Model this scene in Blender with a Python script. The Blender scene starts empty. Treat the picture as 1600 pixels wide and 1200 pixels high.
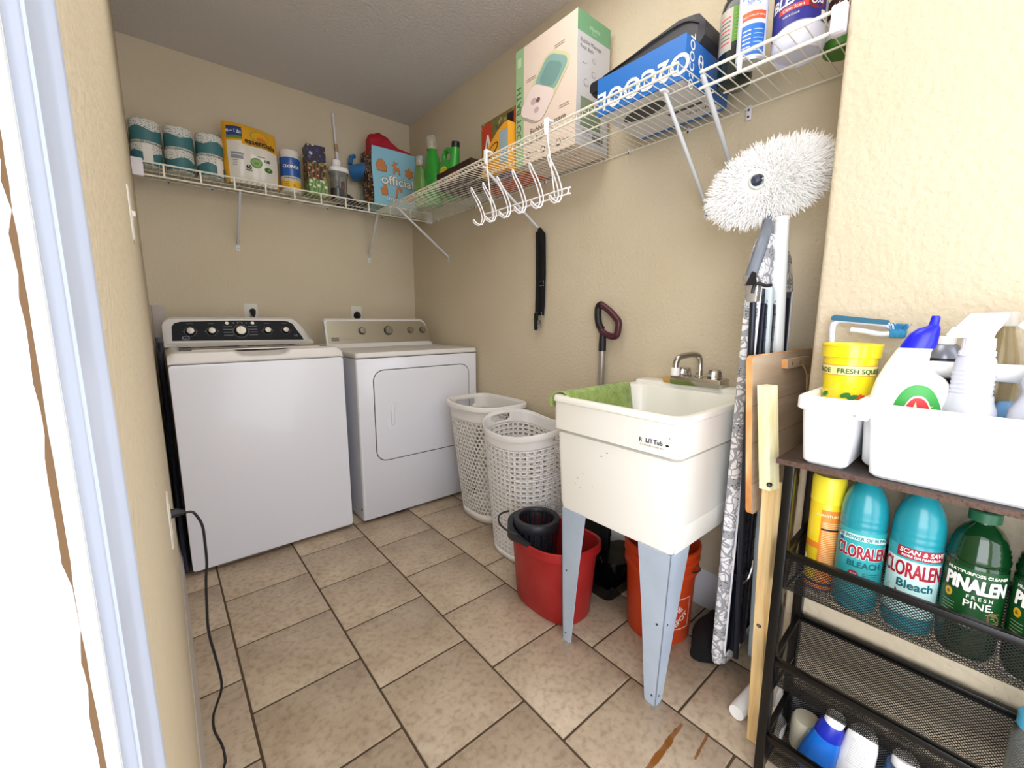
import bpy, bmesh, math, random
from mathutils import Vector, Matrix
random.seed(7)
PI=math.pi
SC=bpy.context.scene
COL=SC.collection

# ---------------------------------------------------------------- camera
CX,CY,CZ=-0.09919,-1.88130,1.10237
YAW,PITCH,ROLL,FPX=0.70021,-0.15060,0.00064,651.61
def _axes():
    f=Vector((math.sin(YAW)*math.cos(PITCH),math.cos(YAW)*math.cos(PITCH),math.sin(PITCH)))
    r=Vector((math.cos(YAW),-math.sin(YAW),0)); u=r.cross(f)
    return r*math.cos(ROLL)+u*math.sin(ROLL), u*math.cos(ROLL)-r*math.sin(ROLL), f
R_,U_,F_=_axes()
cd=bpy.data.cameras.new('camera'); cam=bpy.data.objects.new('camera',cd); COL.objects.link(cam)
cam.matrix_world=Matrix(((R_.x,U_.x,-F_.x,CX),(R_.y,U_.y,-F_.y,CY),(R_.z,U_.z,-F_.z,CZ),(0,0,0,1)))
cd.sensor_fit='HORIZONTAL'; cd.sensor_width=36; cd.lens=36*FPX/1600; cd.clip_start=.005; cd.clip_end=60
SC.camera=cam

# ---------------------------------------------------------------- world, lights, exposure
SC.view_settings.view_transform='Standard'; SC.view_settings.look='None'
SC.view_settings.gamma=1; SC.view_settings.use_curve_mapping=False
SC.view_settings.exposure=0.30
w=bpy.data.worlds.new('daylight'); SC.world=w; w.use_nodes=True
w.node_tree.nodes['Background'].inputs[0].default_value=(.90,.93,1,1)
w.node_tree.nodes['Background'].inputs[1].default_value=3.1
def area(name,loc,target,sx,sy,power,color):
    l=bpy.data.lights.new(name,'AREA'); l.shape='RECTANGLE'; l.size=sx; l.size_y=sy; l.energy=power; l.color=color
    o=bpy.data.objects.new(name,l); COL.objects.link(o); o.location=loc
    d=Vector(target)-Vector(loc); o.rotation_euler=d.to_track_quat('-Z','Y').to_euler(); return o
area('doorway_daylight',(-1.7,-2.75,1.35),(.6,-1.7,.9),2.4,2.2,52,(1,.99,.98))
area('added_ceiling_fill',(.62,-1.0,2.46),(.62,-.9,0),.9,.9,11,(1,.96,.90))  # soft fill added to brighten the deep end; no lamp fitting hangs here

# ---------------------------------------------------------------- materials
def lin(h):
    h=h.lstrip('#'); o=[]
    for i in (0,2,4):
        c=int(h[i:i+2],16)/255; o.append(c/12.92 if c<=.04045 else ((c+.055)/1.055)**2.4)
    return (*o,1)
MATS={}
def mat(name,col,rough=.5,metal=0,bump=None,mottle=None,trans=0,ior=1.45,coat=0,alpha=1,spec=.5,sheen=0,emit=None):
    """bump=(noise scale, strength, distance)   mottle=(noise scale, other colour, amount)"""
    if name in MATS: return MATS[name]
    m=bpy.data.materials.new(name); m.use_nodes=True; nt=m.node_tree; b=nt.nodes['Principled BSDF']
    b.inputs['Base Color'].default_value=lin(col); b.inputs['Roughness'].default_value=rough
    b.inputs['Metallic'].default_value=metal; b.inputs['IOR'].default_value=ior
    b.inputs['Transmission Weight'].default_value=trans; b.inputs['Coat Weight'].default_value=coat
    b.inputs['Specular IOR Level'].default_value=spec; b.inputs['Sheen Weight'].default_value=sheen
    tc=nt.nodes.new('ShaderNodeTexCoord')
    if mottle:
        n=nt.nodes.new('ShaderNodeTexNoise'); n.inputs['Scale'].default_value=mottle[0]; n.inputs['Detail'].default_value=5
        nt.links.new(tc.outputs['Object'],n.inputs['Vector'])
        r=nt.nodes.new('ShaderNodeValToRGB'); r.color_ramp.elements[0].position=.38; r.color_ramp.elements[1].position=.66
        a=lin(col); c=lin(mottle[1]); k=mottle[2]
        r.color_ramp.elements[0].color=a; r.color_ramp.elements[1].color=tuple(a[i]*(1-k)+c[i]*k for i in range(3))+(1,)
        nt.links.new(n.outputs['Fac'],r.inputs[0]); nt.links.new(r.outputs[0],b.inputs['Base Color'])
    if bump:
        n=nt.nodes.new('ShaderNodeTexNoise'); n.inputs['Scale'].default_value=bump[0]; n.inputs['Detail'].default_value=4
        nt.links.new(tc.outputs['Object'],n.inputs['Vector'])
        p=nt.nodes.new('ShaderNodeBump'); p.inputs['Strength'].default_value=bump[1]; p.inputs['Distance'].default_value=bump[2]
        nt.links.new(n.outputs['Fac'],p.inputs['Height']); nt.links.new(p.outputs[0],b.inputs['Normal'])
    MATS[name]=m; return m
def ramp_mat(name,base,build,rough=.6):
    """a procedural pattern: build(nt, texcoord) returns a colour socket"""
    if name in MATS: return MATS[name]
    m=mat(name,base,rough); nt=m.node_tree
    tc=[n for n in nt.nodes if n.type=='TEX_COORD'][0]
    s=build(nt,tc); nt.links.new(s,nt.nodes['Principled BSDF'].inputs['Base Color']); return m
def nd(nt,t,**k):
    n=nt.nodes.new(t)
    for a,v in k.items():
        if a in n.inputs: n.inputs[a].default_value=v
        else: setattr(n,a,v)
    return n
def cramp(nt,stops,interp='LINEAR'):
    r=nt.nodes.new('ShaderNodeValToRGB'); e=r.color_ramp.elements; r.color_ramp.interpolation=interp
    while len(e)<len(stops): e.new(.5)
    for i,(p,c) in enumerate(stops): e[i].position=p; e[i].color=lin(c)
    return r

# ---------------------------------------------------------------- mesh builder
def rrect(x0,y0,x1,y1,r,n=5):
    r=max(1e-4,min(r,(x1-x0)/2-1e-5,(y1-y0)/2-1e-5)); o=[]
    for cx,cy,a in ((x1-r,y1-r,0),(x0+r,y1-r,PI/2),(x0+r,y0+r,PI),(x1-r,y0+r,1.5*PI)):
        for i in range(n+1):
            t=a+PI/2*i/n; o.append((cx+r*math.cos(t),cy+r*math.sin(t)))
    return o
def superell(cx,cy,a,b,n=2.5,k=40):
    o=[]
    for i in range(k):
        t=2*PI*i/k; c,s=math.cos(t),math.sin(t)
        o.append((cx+a*math.copysign(abs(c)**(2/n),c),cy+b*math.copysign(abs(s)**(2/n),s)))
    return o
def circ(cx,cy,r,k=32): return [(cx+r*math.cos(2*PI*i/k),cy+r*math.sin(2*PI*i/k)) for i in range(k)]
_TXT={}
def text2d(s,bold=False):
    key=s
    if key in _TXT: return _TXT[key]
    c=bpy.data.curves.new('t','FONT'); c.body=s; c.size=1; c.resolution_u=3; c.fill_mode='FRONT'
    o=bpy.data.objects.new('t',c); COL.objects.link(o)
    bpy.context.view_layer.update()
    me=bpy.data.meshes.new_from_object(o.evaluated_get(bpy.context.evaluated_depsgraph_get()))
    vs=[(v.co.x,v.co.y) for v in me.vertices]; fs=[tuple(p.vertices) for p in me.polygons]
    bpy.data.objects.remove(o); bpy.data.curves.remove(c); bpy.data.meshes.remove(me)
    _TXT[key]=(vs,fs); return _TXT[key]
def plane(O,U,V,off=0.0006):
    O=Vector(O);U=Vector(U).normalized();V=Vector(V).normalized();N=U.cross(V)
    return lambda u,v,w=0: O+U*u+V*v+N*(off+w)
def cyl(cx,cy,r,ang,off=0.0008,z0=0):
    return lambda u,v,w=0: Vector((cx+(r+off+w)*math.cos(ang+u/r),cy+(r+off+w)*math.sin(ang+u/r),z0+v))
def prof(cx,cy,profile,ang,off=0.0008,z0=0):
    """wraps (u,v) around a lathe profile [(r,z)...]; u is arc length at the widest radius"""
    R=max(p[0] for p in profile)
    def rad(z):
        for (r0,z_0),(r1,z_1) in zip(profile,profile[1:]):
            if min(z_0,z_1)<=z<=max(z_0,z_1) and abs(z_1-z_0)>1e-9: return r0+(r1-r0)*(z-z_0)/(z_1-z_0)
        return profile[-1][0]
    def f(u,v,w=0):
        r=rad(v)+off+w; a=ang+u/R
        return Vector((cx+r*math.cos(a),cy+r*math.sin(a),z0+v))
    return f
def tocam(x,y): return math.atan2(CY-y,CX-x)
class MB:
    def __init__(s): s.v=[];s.f=[];s.m=[];s.s=[];s.mats=[];s.uv={}
    def mi(s,m):
        if m not in s.mats: s.mats.append(m)
        return s.mats.index(m)
    def add(s,vs,fs,m,smooth=False,T=None,uvs=None):
        b=len(s.v); i=s.mi(m)
        for v in vs:
            v=Vector(v); s.v.append(T@v if T else v)
        for k,f in enumerate(fs):
            if uvs: s.uv[len(s.f)]=[uvs[j] for j in f]
            s.f.append(tuple(b+j for j in f)); s.m.append(i); s.s.append(smooth)
        return s
    def box(s,x0,y0,z0,x1,y1,z1,m,r=0,seg=2,T=None,smooth=None):
        x0,x1=sorted((x0,x1));y0,y1=sorted((y0,y1));z0,z1=sorted((z0,z1))
        bm=bmesh.new(); bmesh.ops.create_cube(bm,size=1)
        for v in bm.verts: v.co=Vector(((x0+x1)/2+v.co.x*(x1-x0),(y0+y1)/2+v.co.y*(y1-y0),(z0+z1)/2+v.co.z*(z1-z0)))
        if r>0:
            r=min(r,(x1-x0)*.49,(y1-y0)*.49,(z1-z0)*.49)
            bmesh.ops.bevel(bm,geom=list(bm.edges),offset=r,segments=seg,profile=.5,affect='EDGES')
        bm.verts.index_update()
        s.add([v.co.copy() for v in bm.verts],[tuple(v.index for v in f.verts) for f in bm.faces],m,r>0 if smooth is None else smooth,T)
        bm.free(); return s
    def loft(s,rings,m,cap0=True,cap1=True,smooth=True,closed=True,T=None):
        """rings: equal-length lists of 3D points"""
        n=len(rings[0]); vs=[p for r in rings for p in r]; fs=[]
        for i in range(len(rings)-1):
            for j in range(n if closed else n-1):
                k=(j+1)%n; fs.append((i*n+j,i*n+k,(i+1)*n+k,(i+1)*n+j))
        ms=m if isinstance(m,list) else None
        if ms:
            b=len(s.v)
            for p in vs:
                p=Vector(p); s.v.append(T@p if T else p)
            q=n if closed else n-1
            for a,f in enumerate(fs):
                s.f.append(tuple(b+j for j in f)); s.m.append(s.mi(ms[min(a//q,len(ms)-1)])); s.s.append(smooth)
            if cap0: s.f.append(tuple(b+j for j in reversed(range(n)))); s.m.append(s.mi(ms[0])); s.s.append(False)
            if cap1: s.f.append(tuple(b+(len(rings)-1)*n+j for j in range(n))); s.m.append(s.mi(ms[-1])); s.s.append(False)
            return s
        s.add(vs,fs,m,smooth,T)
        b=len(s.v)-len(vs)
        if cap0: s.f.append(tuple(b+j for j in reversed(range(n)))); s.m.append(s.mi(m)); s.s.append(False)
        if cap1: s.f.append(tuple(b+(len(rings)-1)*n+j for j in range(n))); s.m.append(s.mi(m)); s.s.append(False)
        return s
    def rings(s,lst,m,cap0=True,cap1=True,T=None,smooth=True):
        """lst: (outline2d, z) pairs"""
        return s.loft([[(x,y,z) for x,y in o] for o,z in lst],m,cap0,cap1,smooth,True,T)
    def lathe(s,profile,cx,cy,m,z0=0,n=28,cap0=True,cap1=True,sx=1,sy=1,T=None):
        return s.loft([[(cx+r*sx*math.cos(2*PI*i/n),cy+r*sy*math.sin(2*PI*i/n),z0+z) for i in range(n)] for r,z in profile],m,cap0,cap1,True,True,T)
    def tube(s,pts,r,m,n=8,closed=False,caps=True):
        pts=[Vector(p) for p in pts]; rr=r if isinstance(r,(list,tuple)) else [r]*len(pts); rings=[]; N=len(pts)
        up=None
        for i,p in enumerate(pts):
            a=pts[(i-1)%N] if (i>0 or closed) else p; b=pts[(i+1)%N] if (i<N-1 or closed) else p
            t=(b-a); t=t.normalized() if t.length>1e-9 else Vector((0,0,1))
            if up is None:
                up=Vector((0,0,1)) if abs(t.z)<.9 else Vector((1,0,0))
            x=up-t*up.dot(t)
            x=x.normalized() if x.length>1e-6 else t.orthogonal().normalized()
            up=x; y=t.cross(x)
            rings.append([p+(x*math.cos(2*PI*k/n)+y*math.sin(2*PI*k/n))*rr[i] for k in range(n)])
        if closed: rings.append(rings[0]); caps=False
        return s.loft(rings,m,caps,caps,n>4)
    def bar(s,a,b,w,h,m,up=(0,0,1)):
        a=Vector(a);b=Vector(b);t=(b-a).normalized();x=t.cross(Vector(up))
        x=x.normalized() if x.length>1e-6 else t.orthogonal().normalized(); y=x.cross(t)
        rg=[[p+x*(w/2)*i+y*(h/2)*j for i,j in ((-1,-1),(1,-1),(1,1),(-1,1))] for p in (a,b)]
        return s.loft(rg,m,True,True,False)
    def prism(s,poly,f,w0,w1,m,smooth=False):
        """poly in (u,v), f(u,v,w)->3D"""
        return s.loft([[f(u,v,w0) for u,v in poly],[f(u,v,w1) for u,v in poly]],m,True,True,smooth)
    def patch(s,u0,v0,u1,v1,f,m,nu=1,nv=1,uv=False,w=0,smooth=True):
        vs=[];uvs=[]
        for j in range(nv+1):
            for i in range(nu+1):
                u=u0+(u1-u0)*i/nu; v=v0+(v1-v0)*j/nv; vs.append(f(u,v,w)); uvs.append((u,v))
        fs=[(j*(nu+1)+i,j*(nu+1)+i+1,(j+1)*(nu+1)+i+1,(j+1)*(nu+1)+i) for j in range(nv) for i in range(nu)]
        return s.add(vs,fs,m,smooth,None,uvs if uv else None)
    def poly(s,pts,f,m,w=0):
        return s.add([f(u,v,w) for u,v in pts],[tuple(range(len(pts)))],m)
    def blob(s,cu,cv,a,b,f,m,k=20,w=0,ang=0):
        c,d=math.cos(ang),math.sin(ang)
        return s.poly([(cu+a*math.cos(2*PI*i/k)*c-b*math.sin(2*PI*i/k)*d,cv+a*math.cos(2*PI*i/k)*d+b*math.sin(2*PI*i/k)*c) for i in range(k)],f,m,w)
    def text(s,t,u,v,size,f,m,w=.0004,align='c',sx=1,rot=0,bold=0,slant=0):
        vs,fs=text2d(t)
        if not vs: return s
        x0=min(a for a,_ in vs);x1=max(a for a,_ in vs)
        cx={'c':(x0+x1)/2,'l':x0,'r':x1}[align]; c,d=math.cos(rot),math.sin(rot)
        for kk,(du,dv) in enumerate([(0,0)] if not bold else [(-bold,0),(bold,0),(0,bold),(0,-bold),(bold*.7,bold*.7),(-bold*.7,-bold*.7),(bold*.7,-bold*.7),(-bold*.7,bold*.7)]):
            P=[]
            for a,b in vs:
                p=((a-cx)+slant*b)*size*sx+du; q=b*size+dv
                P.append(f(u+p*c-q*d,v+p*d+q*c,w+kk*.00003))
            s.add(P,fs,m)
        return s
    def build(s,name,parent=None,loc=None,mods=None):
        o0=Vector((0,0,0))
        if parent is not None:
            p=parent
            while p is not None: o0=o0+p.location; p=p.parent
        elif loc is not None: o0=Vector(loc)
        me=bpy.data.meshes.new(name)
        me.from_pydata([v-o0 for v in s.v],[],s.f)
        for m in s.mats: me.materials.append(m)
        me.polygons.foreach_set('material_index',s.m); me.polygons.foreach_set('use_smooth',s.s)
        if s.uv:
            ul=me.uv_layers.new(name='UVMap')
            for fi,uvs in s.uv.items():
                for li,uv in zip(me.polygons[fi].loop_indices,uvs): ul.data[li].uv=uv
        me.update(); me.validate()
        try: me.set_sharp_from_angle(angle=math.radians(38))
        except Exception: pass
        o=bpy.data.objects.new(name,me); COL.objects.link(o)
        if parent is not None: o.parent=parent
        elif loc is not None: o.location=loc
        return o
def tag(o,label,cat,group=None):
    o['label']=label; o['category']=cat
    if group: o['group']=group
    return o
def thing(name,label,cat,loc,group=None):
    o=bpy.data.objects.new(name,None); COL.objects.link(o); o.location=loc; o.empty_display_size=.05
    return tag(o,label,cat,group)
def struct(o): o['kind']='structure'; return o
def smoothpts(P,n=6):
    P=[Vector(p) for p in P]; o=[]
    for i in range(len(P)-1):
        p0=P[max(i-1,0)];p1=P[i];p2=P[i+1];p3=P[min(i+2,len(P)-1)]
        for k in range(n):
            t=k/n; o.append(.5*((2*p1)+(p2-p0)*t+(2*p0-5*p1+4*p2-p3)*t*t+(3*p1-p0-3*p2+p3)*t**3))
    o.append(P[-1]); return o

XL,XR,YB,H=-.1213,1.4384,1.1075,2.50
XP,YP=1.13,-1.57          # the wall steps out here
YN=-3.1                   # how far the place is built behind the camera
# ================================================================= SETTING
WALL=mat('wall_paint','#CFC2A9',.75,bump=(75,.65,.005),mottle=(3,'#C8BA9D',.5))
CEIL=mat('ceiling_paint','#D6D2CF',.9,bump=(70,.9,.006))
TRIM=mat('trim_paint','#DADCE2',.4,bump=(40,.1,.001))
CASE=mat('casing_paint','#C9D6F0',.4,bump=(60,.15,.0006))
MB().box(XL-.12,YB,0,XR+.12,YB+.12,H,WALL).build('wall_back')
MB().box(XR,YP-.02,0,XR+.12,YB,H,WALL).build('wall_right')
MB().box(XP,YN,0,XR+.12,YP,H,WALL,r=.012,seg=3).build('wall_front_right')
YJ=-1.7873                # far side of the door opening in the left wall
MB().box(XL-.115,YJ,0,XL,YB,H,WALL).box(XL-.115,YN,2.1,XL,YJ,H,WALL).build('wall_left')
MB().box(XL-.115,YN,0,XL,-2.72,2.1,WALL).build('wall_left')
MB().box(XL-.12,YN,H,XR+.12,YB+.12,H+.1,CEIL).build('ceiling')
for n in ('wall_back','wall_right','wall_front_right','wall_left','wall_left.001','ceiling'): struct(bpy.data.objects[n])
# door casing: stepped profile on the wall, then the jamb returning through the wall
def yy(*a): return a
cas=[(-1.7080,.000),(-1.7090,.0088),(-1.7110,.0100),(-1.7200,.0100),(-1.7225,.0090),(-1.7300,.0086),(-1.7450,.0087),(-1.7560,.0092),
     (-1.7580,.0097),(-1.7640,.0098),(-1.7650,.0090),(-1.7680,.0090),(-1.7690,.0098),(-1.7730,.0098),(-1.7740,.0091),(-1.7860,.0093),(YJ,.0098),(YJ,.0)]
m=MB(); m.loft([[(XL+h,y,z) for y,h in cas] for z in (0,2.16)],CASE,True,True,False,True); struct(m.build('trim_1'))
m=MB()
JW=mat('jamb_paint','#F2F6FA',.5); JB=mat('jamb_bare_wood','#5A4228',.9)
m.box(XL-.115,YJ-.003,0,XL+.0098,YJ,2.1,JW,r=.0006)
random.seed(3); z=.02; 
left=[];right=[]
while z<2.1:
    wv=random.uniform(.0003,.00085) if (1.065<z<1.115 or 1.0<z<1.048 or math.sin(z*23)>.6) else random.uniform(.00002,.00014)
    c=.0082+.0002*math.sin(z*40)
    left.append((XL+c-wv,z)); right.append((XL+c+wv*.2,z)); z+=random.uniform(.0015,.006)
m.add([(x,YJ-.0033,z) for x,z in left+right],[(i,i+1,len(left)+i+1,len(left)+i) for i in range(len(left)-1)],JB)
struct(m.build('trim_2'))
m=MB(); m.box(XL-.115,YJ-.012-.9,2.088,XL+.005,YJ-.0125,2.1,JW).box(XL-.115,-2.72,0,XL+.005,-2.708,2.088,JW); struct(m.build('trim_3'))
# baseboards
def board(x0,y0,x1,y1,nx,ny,name,h=.145,t=.014):
    """nx,ny: direction into the room"""
    pr=[(0,0),(t,0),(t,.018),(t*.85,.022),(t*.85,h*.72),(t*.55,h*.78),(t*.5,h*.93),(t*.25,h),(0,h)]
    m=MB(); m.loft([[(x+nx*d,y+ny*d,z) for d,z in pr] for x,y in ((x0,y0),(x1,y1))],TRIM,True,True,False); return struct(m.build(name))
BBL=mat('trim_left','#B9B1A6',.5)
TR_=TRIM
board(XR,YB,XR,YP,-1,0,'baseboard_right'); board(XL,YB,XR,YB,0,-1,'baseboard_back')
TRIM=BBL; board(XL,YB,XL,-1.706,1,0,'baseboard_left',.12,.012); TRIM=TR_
board(XP,YP,XP,YN,-1,0,'baseboard_front',.105)
# floor: bevelled tiles over sunken grout, running bond
T=.31
def stain(nt,tc):
    sep=nd(nt,'ShaderNodeSeparateXYZ'); nt.links.new(tc.outputs['Object'],sep.inputs[0])
    n1=nd(nt,'ShaderNodeTexNoise',Scale=7,Detail=7,Roughness=.65); nt.links.new(tc.outputs['Object'],n1.inputs['Vector'])
    r1=cramp(nt,[(.30,'#AA9782'),(.5,'#B8A691'),(.72,'#C6B6A0')]); nt.links.new(n1.outputs['Fac'],r1.inputs[0])
    n2=nd(nt,'ShaderNodeTexNoise',Scale=55,Detail=4); nt.links.new(tc.outputs['Object'],n2.inputs['Vector'])
    r2=cramp(nt,[(.30,'#CFCAC4'),(.5,'#F4F2EE'),(.8,'#FFFFFF')]); nt.links.new(n2.outputs['Fac'],r2.inputs[0])
    mx=nd(nt,'ShaderNodeMix',data_type='RGBA',blend_type='MULTIPLY'); mx.inputs[0].default_value=.8
    nt.links.new(r1.outputs[0],mx.inputs[6]); nt.links.new(r2.outputs[0],mx.inputs[7])
    # a rusty streak dried onto the tile
    cur=mx.outputs[2]
    nz=nd(nt,'ShaderNodeTexNoise',Scale=22,Detail=5); nt.links.new(tc.outputs['Object'],nz.inputs['Vector'])
    for (x0,x1,y0,wd,sl) in ((.62,.905,-1.4285,.0075,.03),(.84,.935,-1.489,.004,.1)):
        def mth(op,a,b=None):
            q=nt.nodes.new('ShaderNodeMath'); q.operation=op
            for i,v in enumerate((a,b)):
                if v is None: continue
                if isinstance(v,(int,float)): q.inputs[i].default_value=v
                else: nt.links.new(v,q.inputs[i])
            return q.outputs[0]
        dy=mth('ABSOLUTE',mth('SUBTRACT',mth('SUBTRACT',sep.outputs[1],y0),mth('MULTIPLY',mth('SUBTRACT',sep.outputs[0],x0),sl)))
        wdn=mth('MULTIPLY',mth('SUBTRACT',nz.outputs['Fac'],.12),wd*2.4)
        near=mth('LESS_THAN',dy,wdn)
        inx=mth('MULTIPLY',mth('GREATER_THAN',sep.outputs[0],x0),mth('LESS_THAN',sep.outputs[0],x1))
        k=mth('MULTIPLY',mth('MULTIPLY',near,inx),mth('ADD',mth('MULTIPLY',nz.outputs['Fac'],1.1),.35))
        mm=nd(nt,'ShaderNodeMix',data_type='RGBA'); nt.links.new(k,mm.inputs[0]); nt.links.new(cur,mm.inputs[6]); mm.inputs[7].default_value=lin('#7E4C10'); cur=mm.outputs[2]
    return cur
TILE=ramp_mat('ceramic_tile','#A08B79',stain,.42)
GROUT=mat('grout','#4E4030',.95,bump=(200,.4,.001))
m=MB(); m.box(XL-.12,YN,-.06,XR+.12,YB+.12,-.0025,GROUT)
g=.0033; bv=.0015
for c in range(-2,6):
    off=.5 if c%2 else 0
    for k in range(-12,6):
        x0=c*T+g; x1=(c+1)*T-g; y0=(k+off)*T+g; y1=(k+off+1)*T-g
        x0=max(x0,XL-.02); x1=min(x1,XR+.02); y1=min(y1,YB+.02); y0=max(y0,YN)
        if x1-x0<.01 or y1-y0<.01: continue
        m.loft([[(x,y,z) for x,y in rrect(x0+d,y0+d,x1-d,y1-d,.002,1)] for d,z in ((0,-.003),(0,-.0012),(bv,0))],TILE,False,True,False)
struct(m.build('floor'))

# ================================================================= WASHER
WHT=mat('appliance_enamel','#DFE0E8',.28,coat=.3); WHT2=mat('appliance_plastic','#DAD6D2',.35)
SEAM=mat('dark_seam','#20222A',.6); NAVY=mat('console_black','#0B0D16',.5,spec=.25)
CHR=mat('knob_chrome','#9A958B',.38,1); SILV=mat('console_silver','#B0A996',.38,.85); GRY=mat('print_grey','#8E929C',.6)
GLS=mat('lid_glass','#5C5046',.08,0,coat=.6)
wx0,wx1,wy0,wy1=-.083,.605,.28,.965
W=thing('washing_machine','white top-loading washer with black control console at the left wall','washing machine',((wx0+wx1)/2,.6,0))
m=MB(); m.rings([(rrect(wx0+.004,wy0+.03,wx1-.004,wy1,.012),.018),(rrect(wx0,wy0+.006,wx1,wy1,.014),.03),(rrect(wx0,wy0+.006,wx1,wy1,.014),.92)],WHT); m.build('cabinet',W)
m=MB(); ff=lambda u,v,w=0: Vector((u,wy0-w,v))
m.loft([[(x,wy0+d,z) for x,z in [(p[0],p[1]) for p in rrect(wx0+i,.02+i,wx1-i,.921-i,.012,3)]] for d,i in ((.02,0),(.004,0),(.001,.0015),(0,.005))],WHT,True,True)
m.build('front_panel',W)
# top deck with rounded nose, scooped at the lid handle
def nose(x):
    a=(.166+.354)/2; k=max(0,1-max(0,abs(x-a)-.075)/.045); return .5-.5*math.cos(PI*min(1,k))
m=MB(); rg=[]
xs=[wx0+(wx1-wx0)*i/48 for i in range(49)]
for x in xs:
    e=min(x-wx0,wx1-x); dr=.02*max(0,1-e/.03)**2; s=nose(x)
    rg.append([(x,wy0+.004,.924),(x,wy0+.001,.93-dr*.3),(x,wy0+.006,.95-dr-s*.006),(x,wy0+.016,.968-dr-s*.018),(x,wy0+.034,.975-dr-s*.024),(x,wy0+.055+s*.0,.975-dr-s*.024),(x,wy0+.075,.975-dr-s*.01),(x,wy1-.19,.975-dr),(x,wy1,.975-dr),(x,wy1,.924)])
m.loft(rg,WHT2,True,True); m.build('top_deck',W)
m=MB(); m.box(wx0+.045,.36,.972,wx1-.05,.765,.981,GLS,r=.004); m.box(wx0+.085,.345,.973,wx1-.09,.3605,.9785,WHT2,r=.002)
m.box(wx0+.045,.352,.9735,wx0+.08,.40,.9825,mat('lid_dark','#3A352F',.3)); m.build('lid',W)
# console: swept cross-section, corners slope in at the ends
def con_ring(x,ins):
    h=1-ins
    return [(x,.765,.972),(x,.782-.0*h,.985),(x,.800,.985+(.99-.985)),(x,.842,.985+.125*h),(x,.862,.985+.137*h),(x,.92,.985+.137*h),(x,.94,.972)]
m=MB(); rg=[]
for x,i in ((wx0-.0,.30),(wx0+.004,.18),(wx0+.014,.08),(wx0+.03,.02),(wx0+.05,0),(wx1-.115,0),(wx1-.095,.02),(wx1-.075,.10),(wx1-.045,.38),(wx1-.022,.68),(wx1-.006,.88)): rg.append(con_ring(x,i))
m.loft(rg,WHT2,True,True); con=m.build('console',W)
P0=Vector((0,.800,.990)); V0=Vector((0,.042,.120)).normalized(); CF=plane(P0,(1,0,0),V0,.0025)
pl=[(wx0+.034,.012),(wx1-.052,.002),(wx1-.058,.02),(wx1-.085,.07),(wx1-.098,.098),(wx1-.12,.112),(wx1-.14,.116),(.25,.119),(wx0+.075,.112),(wx0+.05,.104),(wx0+.038,.085)]
m=MB(); m.prism(pl,CF,-.006,.0,NAVY)
for k,(x,r) in enumerate(((.027,.018),(.117,.017),(.246,.026),(.374,.017),(.465,.016))):
    m.text('-------',x,.098 if k!=2 else .107,.012,CF,GRY,w=.0004)
    if k==2:
        for s_ in (-1,1):
            for q in range(4): m.patch(x+s_*.036,.035+q*.016,x+s_*.078,.0375+q*.016,CF,GRY,w=.0004)
    else:
        for s_ in (-1,1): m.patch(x+s_*.024,.058,x+s_*.03,.060,CF,GRY,w=.0004)
    m.blob(x,.058,r*1.42,r*1.42,CF,mat('ring_grey','#5A5D68',.5),w=.0003); m.blob(x,.058,r*1.32,r*1.32,CF,NAVY,w=.0005)
for q in range(5): m.patch(.215+q*.02,.1,.218+q*.02,.108,CF,GRY,w=.0005)
m.text('GE',wx1-.09,.022,.016,CF,GRY,w=.0004); m.blob(.006,.025,.016,.011,CF,GRY,w=.0004); m.blob(.006,.025,.0125,.008,CF,NAVY,w=.0006); m.text('ge',.006,.0215,.011,CF,GRY,w=.0008)
m.build('control_panel',W)
def knob(parent,f,u,v,r,h=.02):
    m=MB(); rg=[]
    for rr,w_ in ((r*1.1,0),(r*1.1,.004),(r,.005),(r*.96,h*.8),(r*.85,h),(r*.55,h*1.02)):
        rg.append([f(u+rr*math.cos(2*PI*i/20),v+rr*math.sin(2*PI*i/20),w_) for i in range(20)])
    m.loft(rg,[NAVY,NAVY,CHR,CHR,CHR],False,True); m.box(0,0,0,.001,.001,.001,CHR) if 0 else None
    m.prism([(u-r*.1,v-r*.5),(u+r*.1,v-r*.5),(u+r*.1,v+r*.85),(u-r*.1,v+r*.85)],f,h*.9,h*1.15,CHR)
    return m.build('knob',parent)
for x,r in ((.027,.018),(.117,.017),(.246,.026),(.374,.017),(.465,.016)): knob(W,CF,x,.058,r)
for x in (.187,.306):
    m=MB(); m.prism([(x+.008*math.cos(2*PI*i/14),.103+.008*math.sin(2*PI*i/14)) for i in range(14)],CF,0,.003,CHR); m.build('button',W)

# ================================================================= DRYER
dx0,dx1,dy0,dy1=.664,1.418,.27,.90
D=thing('clothes_dryer','white front-loading dryer with silver console in the back right corner','dryer',((dx0+dx1)/2,.58,0))
m=MB(); m.rings([(rrect(dx0,dy0+.004,dx1,dy1,.012),.018),(rrect(dx0,dy0+.004,dx1,dy1,.012),.905)],WHT)
m.loft([[(x,dy0+d,z) for x,z in rrect(dx0+i+.004,.02+i,dx1-i,.905-i,.01,3)] for d,i in ((.02,0),(.003,0),(0,.004))],WHT,True,True)
m.blob(dx0-.0006+.0,0,.0,.0,lambda u,v,w=0:Vector((dx0-.0008,.30+u,.075+v)),SEAM) if 0 else None
m.build('cabinet',D)
m=MB(); m.prism([(.30+.008*math.cos(2*PI*i/12),.075+.008*math.sin(2*PI*i/12)) for i in range(12)],lambda u,v,w=0:Vector((dx0-w,u,v)),-.004,.001,SEAM); m.build('side_vent',D)
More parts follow.
